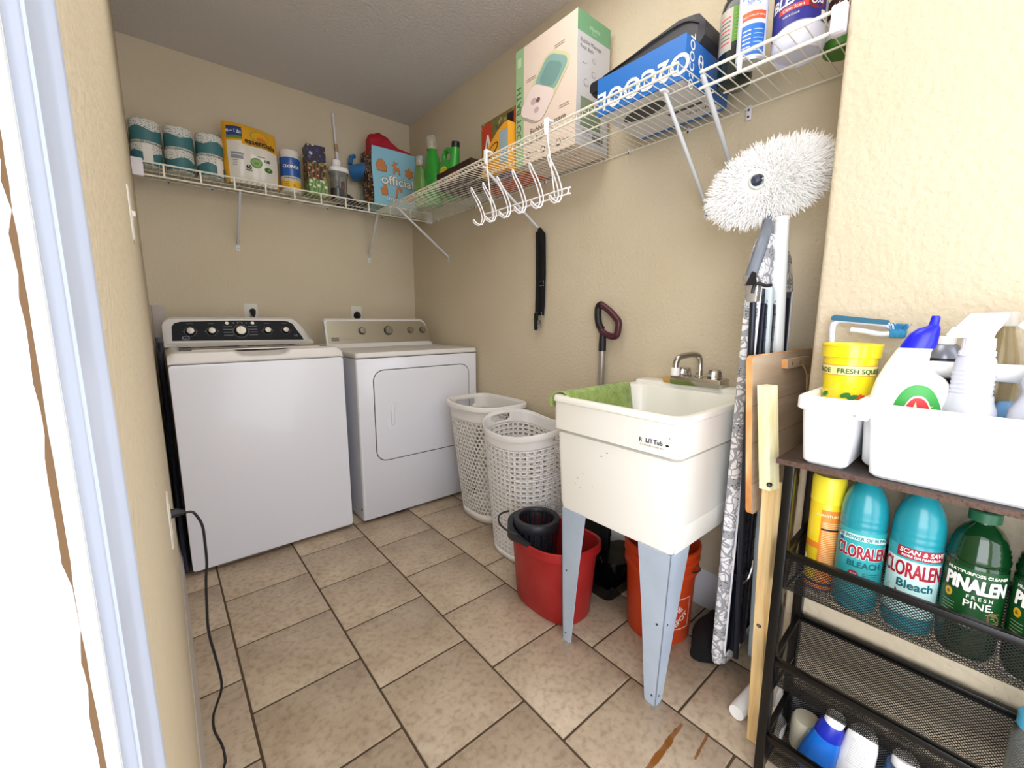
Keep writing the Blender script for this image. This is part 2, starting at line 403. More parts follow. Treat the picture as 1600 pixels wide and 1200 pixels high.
m=MB(); m.rings([(rrect(dx0-.001,dy0-.002,dx1+.001,dy1,.014),.909),(rrect(dx0-.003,dy0-.006,dx1+.003,dy1,.016),.914),(rrect(dx0-.003,dy0-.006,dx1+.003,dy1,.016),.928),(rrect(dx0+.003,dy0,dx1-.003,dy1,.016),.936),(rrect(dx0+.02,dy0+.02,dx1-.02,dy1-.01,.01),.938)],WHT2); m.build('top_panel',D)
m=MB(); FD=lambda u,v,w=0: Vector((u,dy0-w,v))
m.prism(rrect(.748,.334,1.362,.842,.062,7),FD,-.004,.0005,SEAM)
m.loft([[FD(x,z,w_) for x,z in rrect(.7525+i,.3385+i,1.3575-i,.8375-i,.058,7)] for w_,i in ((-.002,0),(.0025,0),(.0045,.003),(.005,.006))],WHT,True,True)
door=m.build('door',D)
m=MB(); m.loft([[FD(x,z,w_) for x,z in rrect(.812+i,.505+i,.886-i,.668-i,.008,3)] for w_,i in ((.004,0),(.007,.001),(.0075,.004),(.0062,.008))],WHT,True,True)
m.loft([[FD(x,z,w_) for x,z in rrect(.836+i,.53+i,.858-i,.645-i,.011,5)] for w_,i in ((.006,0),(.013,.001),(.016,.003),(.017,.006))],WHT,True,True)
m.build('door_handle',door)
m=MB(); c0,c1=.664,1.372; rg=[]
def cr(x,i): h=1-i; return [(x,.735,.937),(x,.742,.955),(x,.770,.955+.150*h),(x,.782,.955+.160*h),(x,.83,.955+.150*h),(x,.86,.937)]
for x,i in ((c0,.05),(c0+.004,.015),(c0+.012,0),(c1-.07,0),(c1-.045,.06),(c1-.03,.2),(c1-.012,.55),(c1,.93)): rg.append(cr(x,i))
m.loft(rg,[WHT2],True,True); m.build('console',D)
DF=plane((0,.742,.957),(1,0,0),Vector((0,.028,.150)),.002)
m=MB(); pl=[(c0+.016,.006),(c1-.01,.006),(c1-.016,.04),(c1-.034,.108),(c1-.05,.132),(c1-.075,.144),(c0+.02,.144),(c0+.012,.135),(c0+.012,.012)]
m.prism(pl,DF,-.004,.0,SILV)
m.patch(c0+.03,.022,c0+.075,.044,DF,mat('badge_grey','#6B655A',.5),w=.0004); m.text('MAYTAG',c0+.0525,.029,.011,DF,SILV,w=.0007)
m.text('COMMERCIAL TECHNOLOGY',c0+.125,.029,.0075,DF,GRY,w=.0005)
for u,v in ((.99,.118),(.99,.105),(1.075,.018),(1.13,.118),(1.135,.095),(1.135,.075),(1.135,.058),(.908,.018),(1.23,.018),(1.33,.018)): m.patch(u-.012,v,u+.012,v+.002,DF,GRY,w=.0004)
m.build('control_panel',D)
for x,r in ((.885,.021),(1.058,.027),(1.215,.019),(1.305,.019)): knob(D,DF,x,.083,r,.024)

# outlets + plugs
PLT=mat('outlet_plastic','#D9D5CC',.4); BLK=mat('black_plastic','#14151A',.45); CRD=mat('black_cord','#16171B',.5)
def outlet(cx,cz,label,face='back',name='wall_outlet'):
    f=(lambda u,v,w=0: Vector((cx+u,YB-w,cz+v))) if face=='back' else (lambda u,v,w=0: Vector((XL+w,cx-u,cz+v)))
    t=thing(name,label,'wall outlet' if name=='wall_outlet' else 'light switch',f(0,0,0))
    m=MB(); m.loft([[f(u,v,w) for u,v in rrect(-.036+i,-.058+i,.036-i,.058-i,.004,3)] for w,i in ((0,0),(.0022,0),(.0035,.003))],PLT,True,True); m.build('cover_plate',t)
    if name=='wall_outlet':
        for s_ in (-1,1):
            m=MB(); m.prism([(a,b+s_*.02) for a,b in rrect(-.016,-.014,.016,.014,.008,4)],f,.003,.0045,PLT)
            for q in (-.006,.006): m.prism([(q-.001,s_*.02-.003),(q+.001,s_*.02-.003),(q+.001,s_*.02+.005),(q-.001,s_*.02+.005)],f,.0042,.0049,BLK)
            m.build('socket',t)
    else:
        m=MB(); m.prism(rrect(-.005,-.011,.005,.011,.001,2),f,.003,.0045,PLT); m.prism(rrect(-.004,-.002,.004,.009,.001,2),f,.004,.009,PLT); m.build('toggle',t)
    return f
f=outlet(.345,1.145,'white wall outlet above the washer, black plug in it')
def cordplug(name,label,pts,r=.0035,plug=None):
    t=thing(name,label,'power cord',pts[0])
    m=MB(); m.tube(smoothpts(pts,8),r,CRD,8); m.build('cable',t)
    m=MB(); a,b,R=plug; a=Vector(a); b=Vector(b)
    m.tube([a,a.lerp(b,.1),a.lerp(b,.6),b],[R*.9,R,R*.75,r*1.3],BLK,14); m.build('plug',t); return t
cordplug('power_cord','black washer power cord plugged into the outlet above the washer',[(.352,YB-.035,1.135),(.352,YB-.05,1.11),(.352,YB-.045,1.05),(.33,YB-.06,.7),(.33,YB-.1,.35)],.004,((.352,YB-.008,1.165),(.352,YB-.040,1.125),.017))
outlet(.985,1.145,'white wall outlet above the dryer, round black plug in it')
cordplug('power_cord','thick black dryer cord with a round plug above the dryer',[(.985,YB-.035,1.12),(.985,YB-.05,1.09),(.985,YB-.05,1.0),(.985,YB-.09,.6)],.006,((.985,YB-.008,1.138),(.985,YB-.038,1.135),.026))
f=outlet(-.70,.655,'white wall outlet low on the left wall, black plug in it','left')
outlet(-.60,1.332,'white light switch on the left wall below the shelf end','left','light_switch')
# ================================================================= WIRE SHELVES
WIRE=mat('white_vinyl_wire','#E8E5D6',.4); BRC=mat('white_bracket','#D6DADF',.4); CAPW=mat('white_end_cap','#E2DDE2',.4); SCR=mat('screw_dark','#2A2A30',.4)
ZS,ZB=1.785,1.840
def brace(parent,a,b,r=.0065):
    m=MB(); a=Vector(a); b=Vector(b); m.tube([a,a.lerp(b,.03),a.lerp(b,.5),a.lerp(b,.96),b],[r*.8,r,r,r,r*.8],BRC,10)
    m.build('brace',parent)
def plate(parent,x,y,z,axis):
    m=MB(); f=(lambda u,v,w=0: Vector((XR-w,y+u,z+v))) if axis=='x' else (lambda u,v,w=0: Vector((x+u,YB-w,z+v)))
    m.prism(rrect(-.009,-.018,.009,.016,.004,3),f,0,.0025,BRC); m.prism([(.003*math.cos(k),-.008+.003*math.sin(k)) for k in [2*PI*i/8 for i in range(8)]],f,.002,.0045,SCR)
    m.build('brace_foot',parent)
# back wall shelf : lipped front with two rails
S1=thing('wire_shelf','white wire shelf on the back wall above washer and dryer','wire shelf',(.65,YB,ZB))
x0,x1,yf=XL+.002,XR-.045,YB-.298
m=MB()
n=int((x1-x0)/.0254)
for i in range(n+1):
    x=x0+(x1-x0)*i/n; m.tube([(x,YB-.004,ZB),(x,yf,ZB-.003)],.0015,WIRE,5)
for y,r in ((YB-.004,.0028),(YB-.15,.0026)): m.tube([(x0,y,ZB-.004),(x1,y,ZB-.004)],r,WIRE,6)
m.build('deck',S1)
m=MB()
m.tube([(x0,yf,ZB-.004),(x1,yf,ZB-.004)],.0042,WIRE,8); m.tube([(x0,yf,ZB-.062),(x1,yf,ZB-.062)],.0042,WIRE,8)
for i in range(13):
    x=x0+.115+i*.142
    if x<x1-.01: m.box(x-.0035,yf-.003,ZB-.064,x+.0035,yf+.003,ZB-.003,WIRE)
m.build('front_rail',S1)
for s_,xa,xb in ((0,XL,XL+.045),(1,XR-.045,XR)):
    m=MB(); m.box(xa+.001,yf-.012,ZB-.073,xb-.001,yf+.020,ZB+.006,CAPW,r=.004); m.build('end_bracket',S1)
for x,xb_ in ((.301,.309),(1.047,1.095)):
    brace(S1,(x,yf+.001,ZB-.064),(xb_,YB-.004,1.545)); plate(S1,xb_,0,1.527,'y')
for x in (.02,.21,.60,.83,1.2):
    m=MB(); m.box(x-.006,YB-.010,ZB-.014,x+.006,YB,ZB+.004,CAPW,r=.002); m.tube([(x,YB-.012,ZB-.012),(x,YB-.009,ZB-.012)],.004,SCR,8); m.build('wall_clip',S1)
# right wall shelf : deep, ladder front edge
S2=thing('wire_shelf','long deep white wire shelf running along the right wall','wire shelf',(XR,-.3,ZS))
y0,y1,xf=-1.224,.790,1.036
m=MB(); n=int((y1-y0)/.0254)
for i in range(n+1):
    y=y0+(y1-y0)*i/n
    m.tube([(XR-.004,y,ZS),(xf,y,ZS),(xf-.001,y,ZS-.021)],.0016,WIRE,5)
for x,r in ((XR-.004,.0028),(1.155,.0026),(1.245,.0026)): m.tube([(x,y0,ZS-.004),(x,y1,ZS-.004)],r,WIRE,6)
m.build('deck',S2)
m=MB()
m.tube([(xf-.003,y0-.003,ZS),(xf-.003,y1,ZS)],.0034,WIRE,8); m.tube([(xf-.004,y0-.003,ZS-.021),(xf-.004,y1,ZS-.021)],.0034,WIRE,8); m.build('front_rail',S2)
for y,zb in ((.60,1.525),(-.28,1.56),(-1.135,1.50)):
    brace(S2,(xf+.085 if y<-1 else xf+.05,y,ZS-.008),(XR-.004,y,zb)); plate(S2,0,y,zb-.018,'x')
    m=MB(); xx=xf+(.085 if y<-1 else .05); m.box(xx-.014,y-.009,ZS-.012,xx+.016,y+.009,ZS-.004,CAPW,r=.003); m.build('brace_clip',S2)
for y in (.72,.28,-.05,-.32,-.80,-1.05):
    m=MB(); m.box(XR-.010,y-.005,ZS-.014,XR,y+.005,ZS+.004,CAPW,r=.002); m.tube([(XR-.012,y,ZS-.011),(XR-.009,y,ZS-.011)],.0035,SCR,8); m.build('wall_clip',S2)
# near segment : shallower, lipped
S3=thing('wire_shelf','short shallow white wire shelf segment beside the stepped wall corner','wire shelf',(XR,-1.4,ZS))
y0,y1,xf=YP+.002,-1.238,1.131
m=MB(); n=9
for i in range(n+1):
    y=y0+.012+(y1-y0-.02)*i/n; m.tube([(XR-.004,y,ZS+.003),(xf,y,ZS+.003)],.0016,WIRE,5)
for x,r in ((XR-.004,.0028),(1.28,.0028)): m.tube([(x,y0,ZS-.001),(x,y1,ZS-.001)],r,WIRE,6)
m.build('deck',S3)
m=MB(); m.tube([(xf,y0,ZS+.005),(xf,y1,ZS+.005)],.0042,WIRE,8); m.tube([(xf,y0,ZS-.038),(xf,y1,ZS-.038)],.0042,WIRE,8)
m.box(xf-.003,-1.349,ZS-.040,xf+.003,-1.340,ZS+.006,CAPW); m.build('front_rail',S3)
m=MB(); m.box(xf-.012,YP+.001,ZS-.046,xf+.018,YP+.030,ZS+.012,CAPW,r=.004); m.build('end_bracket',S3)
brace(S3,(xf+.004,-1.243,ZS-.002),(XR-.004,-1.215,1.60),.0075); plate(S3,0,-1.215,1.585,'x')
m=MB(); m.box(XR-.010,-1.262,ZS-.040,XR,-1.246,ZS+.004,CAPW,r=.002)
for dz in (-.010,-.030): m.tube([(XR-.012,-1.254,ZS+dz),(XR-.009,-1.254,ZS+dz)],.0035,SCR,8)
m.build('wall_clip',S3)

# ================================================================= HOOK RACK hanging from the deep shelf
HKM=mat('white_coated_rod','#F3F1F4',.3)
HR=thing('hook_rack','white coated rod rack of six double hooks hanging from shelf edge','hook rack',(1.022,-.56,1.78))
xr=1.020
m=MB()
def L(a,b,t): return a+(b-a)*t
yA,yB2=-.385,-.855
bar=lambda y,z:(xr,y,z)
z0_,z1_=1.553,1.532
m.tube(smoothpts([bar(-.372,z0_-.008),bar(-.378,z0_),bar(-.5,z0_-.001),bar(-.83,z0_-.001),bar(-.848,z0_-.004),bar(-.852,(z0_+z1_)/2),bar(-.846,z1_+.001),bar(-.83,z1_),bar(-.5,z1_),bar(-.378,z1_),bar(-.372,z1_+.008)],5),.0028,HKM,8)
for yt,yb in ((-.386,-.426),(-.744,-.787)):
    m.tube([(xr+.004,yt,1.770),(xr,yt-.003,1.745),(xr,yb,1.538)],.0024,HKM,8)
m.build('bar_frame',HR)
for yt in (-.386,-.744):
    m=MB(); f=lambda u,v,w=0: Vector((xr-.002-w,yt-u,1.785+v))
    m.loft([[f(u,v,w) for u,v in [(-.010+i,.020),(.010-i,.020),(.011-i,-.012),(.006-i,-.028),(0,-.034),(-.006+i,-.028),(-.011+i,-.012)]] for w,i in ((0,0),(.004,.0),(.0065,.003))],HKM,True,True)
    m.box(xr-.002,yt-.010,1.797,xr+.028,yt+.010,1.803,HKM,r=.002); m.build('hanger_clip',HR)
# double hooks: long prong up and forward, short lower prong
def hook(y):
    m=MB(); P=[]
    for s_ in (1,):
        w=.0085
        A=[(xr+.003,y+w*.9,1.600),(xr-.006,y+w,1.560),(xr-.002,y+w,1.532),(xr-.018,y+w*.95,1.508),(xr-.045,y+w*.8,1.514),(xr-.052,y+w*.3,1.524)]
        up=[(xr-.052,y-w*.3,1.524),(xr-.045,y-w*.8,1.514),(xr-.018,y-w*.95,1.508),(xr-.002,y-w,1.532),(xr-.006,y-w,1.560),(xr-.026,y-w*.95,1.598),(xr-.050,y-w*.8,1.628),(xr-.060,y-w*.5,1.645),(xr-.062,y,1.651),(xr-.060,y+w*.5,1.645),(xr-.050,y+w*.8,1.628),(xr-.026,y+w*.95,1.598)]
        loop=up+A[1:]
        pts=smoothpts(loop+[loop[0]],4)[:-1]
        m.tube(pts,.0026,HKM,8,closed=True)
    return m.build('hook',HR)
for i in range(6): hook(-.352-.0925*i if i else -.362)

# ================================================================= UTILITY SINK
SW=mat('sink_polymer','#F4F3EC',.28,coat=.2); LEG=mat('painted_steel_leg','#AEBBCB',.4,bump=(30,.05,.001),mottle=(9,'#97A6B5',.4))
K=thing('utility_sink','freestanding white plastic utility sink on grey metal legs','utility sink',(1.15,-1.15,0))
a0,a1,b0,b1=.882,XR-.004,-1.378,-.926
m=MB()
def rr_(d,z,r=.022,extra=0): return (rrect(a0+d,b0+d,a1-max(d,0)*.3,b1-d,r,5),z)
IN=lambda d,z,r: (rrect(a0+.022+d,b0+.022+d,1.335-d*.8,b1-.022-d,r,5),z)
m.rings([(rrect(a0+.016,b0+.014,a1-.01,b1-.030,.02,5),.475),(rrect(a0+.012,b0+.010,a1-.01,b1-.026,.02,5),.50),(rrect(a0+.010,b0+.010,a1,b1-.010,.02,5),.738),
 (rrect(a0+.030,b0+.030,a1,b1-.020,.02,5),.7425),(rrect(a0+.030,b0+.030,a1,b1-.020,.02,5),.7485),(rrect(a0+.001,b0+.001,a1,b1-.001,.022,5),.750),(rrect(a0,b0,a1,b1,.024,5),.838),(rrect(a0-.005,b0-.004,a1,b1+.005,.026,5),.842),(rrect(a0-.006,b0-.005,a1,b1+.006,.028,5),.852),(rrect(a0-.003,b0-.003,a1,b1+.003,.028,5),.859),
 (rrect(a0+.006,b0+.006,1.36,b1-.006,.03,5),.861),IN(0,.856,.045),IN(.004,.845,.05),IN(.03,.60,.06),IN(.05,.53,.07),IN(.12,.515,.05)],SW,True,True)
m.box(1.352,b0+.004,.852,a1,b1-.004,.874,SW,r=.008)
FS=lambda u,v,w=0: Vector((a0-w,-u,v))
DK=mat('label_black','#1C1C22',.5); m.patch(1.296,.800,1.302,.0,FS,DK) if 0 else None
FT=lambda u,v,w=0: Vector((a0-.0005-w,-1.298-u,.772+v))
m.text("Li'l Tub",.006,.006,.017,FT,mat('label_blue','#23284E',.5),bold=.0005); m.text('R',-.034,.005,.017,FT,DK,bold=.0003); m.text('E. L. MUSTEE & SONS, INC.',0,-.004,.0062,FT,DK)
m.blob(.044,.009,.005,.003,FT,DK); 
for u,v,a,b in ((-.15,-.06,.004,.001),(-.17,-.075,.003,.0014),(-.24,-.15,.002,.001),(-.26,-.17,.002,.001),(-.27,-.19,.0016,.002),(-.25,-.2,.002,.0012),(-.20,-.18,.0018,.001),(.05,.03,.0015,.0015)):
    m.blob(u,v,a,b,FT,mat('scuff','#6E6C66',.7),w=-.007 if v<-.03 else 0)
m.build('basin',K)
m=MB(); 
m.box(.905,b0+.008,.480,a1-.02,b0+.012,.545,SW,r=.0015); m.build('lower_band',K)
def leg(xs,ys,sx,sy,bx,by):
    """angle leg: corner top (xs,ys), corner bottom (bx,by); sx, sy point inward"""
    m=MB(); zt=.478 if 1 else 0; t=.003
    for kind in (0,1):
        def q(z,wd,off):
            k=(zt-z)/zt; cx=xs+(bx-xs)*k; cy=ys+(by-ys)*k
            return (cx+sx*(wd if kind==0 else off),cy+sy*(off if kind==0 else wd),z)
        top,bot=.102,.036
        rg=[]
        for z,wd in ((zt,top),(.28,top*.70),(.14,top*.52),(.004,bot),(0,bot*.8)):
            rg.append([q(z,0,0),q(z,wd,0),q(z,wd,t),q(z,0,t)])
        m.loft(rg,LEG,True,True,False)
        k=(zt-.03)/zt; c=q(.03,.016,-.0006 if (sx>0 or kind==0) else 0)
    for (uz,uw) in ((.03,.014),(.26,.02)):
        k=(zt-uz)/zt; cx=xs+(bx-xs)*k; cy=ys+(by-ys)*k
        m.prism([(.0035*math.cos(2*PI*i/8),.0035*math.sin(2*PI*i/8)) for i in range(8)],lambda u,v,w=0: Vector((cx-sx*(.0005+w),cy+sy*(uw)+u,uz+v)),0,.0004,SCR)
        m.prism([(.0035*math.cos(2*PI*i/8),.0035*math.sin(2*PI*i/8)) for i in range(8)],lambda u,v,w=0: Vector((cx+sx*uw+u,cy-sy*(.0005+w),uz+v)),0,.0004,SCR)
    m.build('leg',K)
leg(a0+.010,b0+.012,1,1,.893,-1.345); leg(a0+.012,b1-.040,1,-1,.884,-.992)
leg(a1-.014,b0+.012,-1,1,1.425,-1.345); leg(a1-.014,b1-.040,-1,-1,1.425,-.992)
FC=mat('faucet_chrome','#C9C6C2',.12,1); WHP=mat('white_plastic','#F2F2F0',.35)
m=MB(); m.box(1.336,-1.268,.871,1.412,-1.086,.903,FC,r=.005); fa=m.build('faucet',K)
m=MB(); 
m.lathe([(.017,0),(.017,.010),(.012,.014),(.011,.03)],1.375,-1.178,FC,.895)
m.tube(smoothpts([(1.375,-1.178,.915),(1.374,-1.178,.955),(1.366,-1.175,.978),(1.345,-1.165,.984),(1.31,-1.150,.981),(1.29,-1.142,.974),(1.280,-1.138,.958),(1.279,-1.137,.940)],6),.0105,FC,12)
m.build('spout',fa)
m=MB(); m.lathe([(.012,-.002),(.015,.0),(.015,.024),(.012,.026)],1.279,-1.137,WHP,.914); m.build('aerator',fa)
for y in (-1.122,-1.232):
    m=MB(); prf=[]
    n=24; rg=[]
    for r,z in ((.020,0),(.021,.004),(.0235,.008),(.021,.03),(.017,.037),(.008,.039)):
        rg.append([(1.375+(r*(1+.07*math.cos(8*2*PI*i/n*1)))*math.cos(2*PI*i/n),y+(r*(1+.07*math.cos(8*2*PI*i/n)))*math.sin(2*PI*i/n),.896+z) for i in range(n)])
    m.loft(rg,FC,True,True); m.build('knob',fa)
# soap and towel
m=MB(); m.box(1.345,-1.085,.874,1.375,-1.052,.892,mat('sponge_yellow','#C79A4E',.9,bump=(300,.6,.002)),r=.004); tag(m.build('sponge',None,(1.36,-1.068,.874)),'small tan sponge beside the sink faucet','sponge')
TOW=mat('green_towel','#96B045',.95,bump=(160,1,.008),mottle=(30,'#67822A',.8),sheen=.4)
def towel():
    m=MB(); vs=[];nu,nv=34,26
    # over the far rim of the basin (y = b1): hangs inside, folded across the top
    for j in range(nv+1):
        for i in range(nu+1):
            u=i/nu; v=j/nv
            s=v*.40
            k=min(1,max(0,(s-.03)/.06)); x=.874+k*.042+u*(.41-k*.045)                      # distance along the cloth from the outer hem
            yo=b1+.0085; 
            if s<.05: y=yo; z=.866-(.05-s)
            elif s<.088: y=yo-(s-.05); z=.8655+.0035*math.sin((s-.05)/.038*PI)
            else:
                d=s-.088; y=b1-.0285-d*.16-.006*math.sin(u*9)*min(1,d*12); z=.866-d*.97
            z+=.0015*math.sin(u*37+v*11)+.001*math.sin(u*83)
            y+=.0012*math.sin(u*51+v*17) if s>.1 else 0
            if s>.1: z=max(z,.60+.1*u)
            vs.append((x,y,z+.001))
    fs=[(j*(nu+1)+i,j*(nu+1)+i+1,(j+1)*(nu+1)+i+1,(j+1)*(nu+1)+i) for j in range(nv) for i in range(nu)]
    m.add(vs,fs,TOW,True)
    o=m.build('hand_towel',None,(1.1,b1,.86)); md=o.modifiers.new('s','SOLIDIFY'); md.thickness=.004; md.offset=1
    md=o.modifiers.new('b','SUBSURF'); md.levels=1; md.render_levels=1
    return tag(o,'lime green terry towel draped over the sink rim','towel')
towel()

# shovel standing behind the sink
DR=mat('maroon_plastic','#4A1E2C',.35); AL=mat('aluminium_tube','#A9A49E',.35,.8)
SH=thing('snow_shovel','shovel with maroon D-handle and aluminium shaft behind the sink','shovel',(1.40,-.64,0))
tp=Vector((1.402,-.722,1.02)); bt=Vector((1.412,-.705,.02)); dv=(tp-bt).normalized()
m=MB(); m.tube([bt.lerp(tp,.15),bt.lerp(tp,.96)],.0145,AL,14); m.build('shaft',SH)
m=MB(); g0=tp-dv*.02
m.tube([g0-dv*.03,g0,g0+dv*.06],[.0165,.0165,.013],BLK,14)
hx=1.402; q=lambda y,z: Vector((hx,y,z))
m.tube(smoothpts([q(-.715,1.065),q(-.700,1.085),q(-.692,1.12),q(-.692,1.155),q(-.700,1.170),q(-.712,1.172)],5),.0155,BLK,10)
m.build('grip_socket',SH)
m=MB(); m.tube(smoothpts([q(-.708,1.172),q(-.722,1.165),q(-.760,1.140),q(-.795,1.108),q(-.803,1.095),q(-.803,1.075),q(-.797,1.045),q(-.785,1.036),q(-.76,1.037),q(-.725,1.050),q(-.712,1.062)],5),.0145,DR,10); m.build('d_grip',SH)
m=MB(); m.loft([[(1.408+.02*abs(v/.085)**2,-.705+v*(1-.25*(z>.24)),z) for v in (-.085,-.05,0,.05,.085)]+[(1.412+.02*abs(v/.085)**2,-.705+v*(1-.25*(z>.24)),z) for v in (.085,.05,0,-.05,-.085)] for z in (.003,.1,.25,.27)],BLK,True,True,True); m.build('blade',SH)
# black strap hanging from the middle brace
ST=thing('luggage_strap','black webbing strap with steel buckles hanging from the middle brace','strap',(1.41,-.3,1.56))
NYL=mat('black_webbing','#0C0C10',.7,bump=(500,.5,.001)); STL=mat('steel_buckle','#AFAFB2',.25,1)
def band(m,pts,w,t,mt,ydir=(0,1,0)):
    ydir=Vector(ydir); rg=[]
    for i,p in enumerate(pts):
        p=Vector(p); wv=w[i] if isinstance(w,list) else w
        rg.append([p+ydir*(-wv/2)+Vector((-t/2,0,0)),p+ydir*(wv/2)+Vector((-t/2,0,0)),p+ydir*(wv/2)+Vector((t/2,0,0)),p+ydir*(-wv/2)+Vector((t/2,0,0))])
    m.loft(rg,mt,True,True,False)
m=MB(); band(m,[(1.412,-.300,1.563),(1.416,-.310,1.53),(1.422,-.308,1.35),(1.425,-.303,1.20),(1.425,-.300,1.13)],[.016,.058,.060,.058,.052],.004,NYL)
band(m,[(1.408,-.288,1.545),(1.414,-.288,1.3),(1.416,-.282,1.10),(1.416,-.280,1.085)],[.018,.022,.022,.018],.004,NYL); m.build('webbing',ST)
m=MB(); m.tube([(1.415,-.283,1.300),(1.415,-.331,1.300),(1.415,-.331,1.278),(1.415,-.283,1.278)],.0018,STL,6,closed=True); m.build('buckle',ST); m=MB()
m.tube([(1.412,-.292,1.145),(1.412,-.322,1.145),(1.412,-.322,1.07),(1.412,-.292,1.07)],.002,STL,6,closed=True); m.box(1.408,-.322,1.072,1.412,-.296,1.105,STL,r=.002); m.build('slide_buckle',ST)
m=MB(); m.loft([[(1.407,y,z) for y,z in [(a-.283,b+1.10) for a,b in rrect(-.012,-.047,.012,.045,.012,5)]],[(1.413,y,z) for y,z in [(a-.283,b+1.10) for a,b in rrect(-.012,-.047,.012,.045,.012,5)]]],BLK,True,True,False); m.build('clip',ST)

# ================================================================= LAUNDRY BASKETS
BW=mat('basket_plastic','#E9E6E2',.4); BW2=mat('basket_plastic_bright','#EDECEC',.38)
def wall_pts(out0,out1,z0,z1,u,v,ztop=None):
    """point on a lofted wall, u in 0..1 round, v in 0..1 up"""
    n=len(out0); k=u*n; i=int(k)%n; t=k-int(k); j=(i+1)%n
    p0=(out0[i][0]*(1-t)+out0[j][0]*t,out0[i][1]*(1-t)+out0[j][1]*t); p1=(out1[i][0]*(1-t)+out1[j][0]*t,out1[i][1]*(1-t)+out1[j][1]*t)
    zt=z1 if ztop is None else ztop(u)
    return Vector((p0[0]*(1-v)+p1[0]*v,p0[1]*(1-v)+p1[1]*v,z0*(1-v)+zt*v))
def uniform(o,n):
    """resample a closed outline at equal steps"""
    P=[Vector((a,b,0)) for a,b in o]; L=[0]
    for i in range(len(P)): L.append(L[-1]+(P[(i+1)%len(P)]-P[i]).length)
    out=[];j=0
    for k in range(n):
        s=L[-1]*k/n
        while L[j+1]<s: j+=1
        t=(s-L[j])/max(1e-9,L[j+1]-L[j]); q=P[j].lerp(P[(j+1)%len(P)],t); out.append((q.x,q.y))
    return out
def basket(name,label,bot,top,h,kind,handles,ztop=None,rim=.012,mt=BW,hole_rows=(.1,.86)):
    cx=sum(p[0] for p in bot)/len(bot); cy=sum(p[1] for p in bot)/len(bot)
    t=thing(name,label,'laundry basket',(cx,cy,0))
    N=96
    bot=uniform(bot,N);top=uniform(top,N)
    f=lambda u,v: wall_pts(bot,top,.004,h,u,v,ztop)
    m=MB()
    m.loft([[(cx+(x-cx)*.0,cy+(y-cy)*.0,.012) for x,y in bot],[(cx+(x-cx)*.92,cy+(y-cy)*.92,.012) for x,y in bot],[(x,y,.014) for x,y in bot]],mt,False,False)
    v0,v1=hole_rows
    def ringstrip(va,vb,k=1):
        m.loft([[f(i/N,va+(vb-va)*q/k) for i in range(N)] for q in range(k+1)],mt,False,False)
    ringstrip(0,v0)
    # solid band above the holes, with hand openings
    vs=[];fs=[];nb=8
    for j in range(nb+1):
        for i in range(N): vs.append(f(i/N,v1+(1-v1)*j/nb))
    for j in range(nb):
        for i in range(N):
            u=(i+.5)/N; open_=False
            for hu,hw in handles:
                d=abs((u-hu+.5)%1-.5)
                if d<hw and 2<=j<=5 and not (d>hw*.72 and j in (2,)): open_=True
            if not open_: fs.append((j*N+i,j*N+(i+1)%N,(j+1)*N+(i+1)%N,(j+1)*N+i))
    m.add(vs,fs,mt,True)
    if kind=='slots':
        nc,nr=44,23
        for r in range(nr):
            va,vb=v0+(v1-v0)*r/nr,v0+(v1-v0)*(r+1)/nr; vc=va+(vb-va)*.27; vd=va+(vb-va)*.76
            for c in range(nc):
                ua,ub=c/nc,(c+1)/nc; uc=ua+(ub-ua)*.20; ud=ua+(ub-ua)*.80
                U=[ua,uc,ud,ub]; V=[va,vc,vd,vb]; q=[f(a%1,b) for b in V for a in U]
                m.add(q,[(y*4+x,y*4+x+1,(y+1)*4+x+1,(y+1)*4+x) for y in range(3) for x in range(3) if not (x==1 and y==1)],mt,True)
    else:
        nc,nr=46,24
        for r in range(nr):
            va,vb=v0+(v1-v0)*r/nr,v0+(v1-v0)*(r+1)/nr
            for c in range(nc):
                sh=.5 if r%2 else 0
                ua,ub=(c+sh)/nc,(c+1+sh)/nc; uc=(ua+ub)/2; vc=(va+vb)/2
                solid=False
                for hu in (.0,.5):
                    pass
                o=[];q=[]
                for k in range(8):
                    a=PI/4*k; sx,sy=math.cos(a),math.sin(a); mx=max(abs(sx),abs(sy))
                    o.append(f((uc+sx/mx*(ub-ua)/2)%1,vc+sy/mx*(vb-va)/2)); q.append(f((uc+sx*(ub-ua)*.40)%1,vc+sy*(vb-va)*.42))
                if ((uc%1)<.04) or (.29<(uc%1)<.33) or (.68<(uc%1)<.72): m.add(o,[tuple(range(8))],mt,True)
                else: m.add(o+q,[(k,(k+1)%8,8+(k+1)%8,8+k) for k in range(8)],mt,True)
    o=m.build('body',t); md=o.modifiers.new('s','SOLIDIFY'); md.thickness=.0018; md.offset=-1
    m=MB(); rg=[]
    for i in range(N):
        p=f(i/N,1); q=f(((i+1)%N)/N,1); tg=(q-p); tg.z=0; tg.normalize(); nrm=Vector((tg.y,-tg.x,0))
        rg.append([p+nrm*a+Vector((0,0,b)) for a,b in ((-.002,0),(-.001,.006),(rim*.5,.008),(rim,.004),(rim*1.1,-.008),(rim,-.018),(rim*.8,-.018),(rim*.7,-.002))])
    rg.append(rg[0]); m.loft(rg,mt,False,False); m.build('rim',t)
    return t
def dshape(x0,x1,yc,b,r=.05):
    """flat side at x1 (the wall side), bowed to x0"""
    o=[]
    for i in range(25):
        a=-PI/2+PI*i/24; o.append((x1-(x1-x0)*abs(math.cos(a))**.72,yc-b*math.sin(a)))
    return rrect(0,0,1,1,.1,2) and o
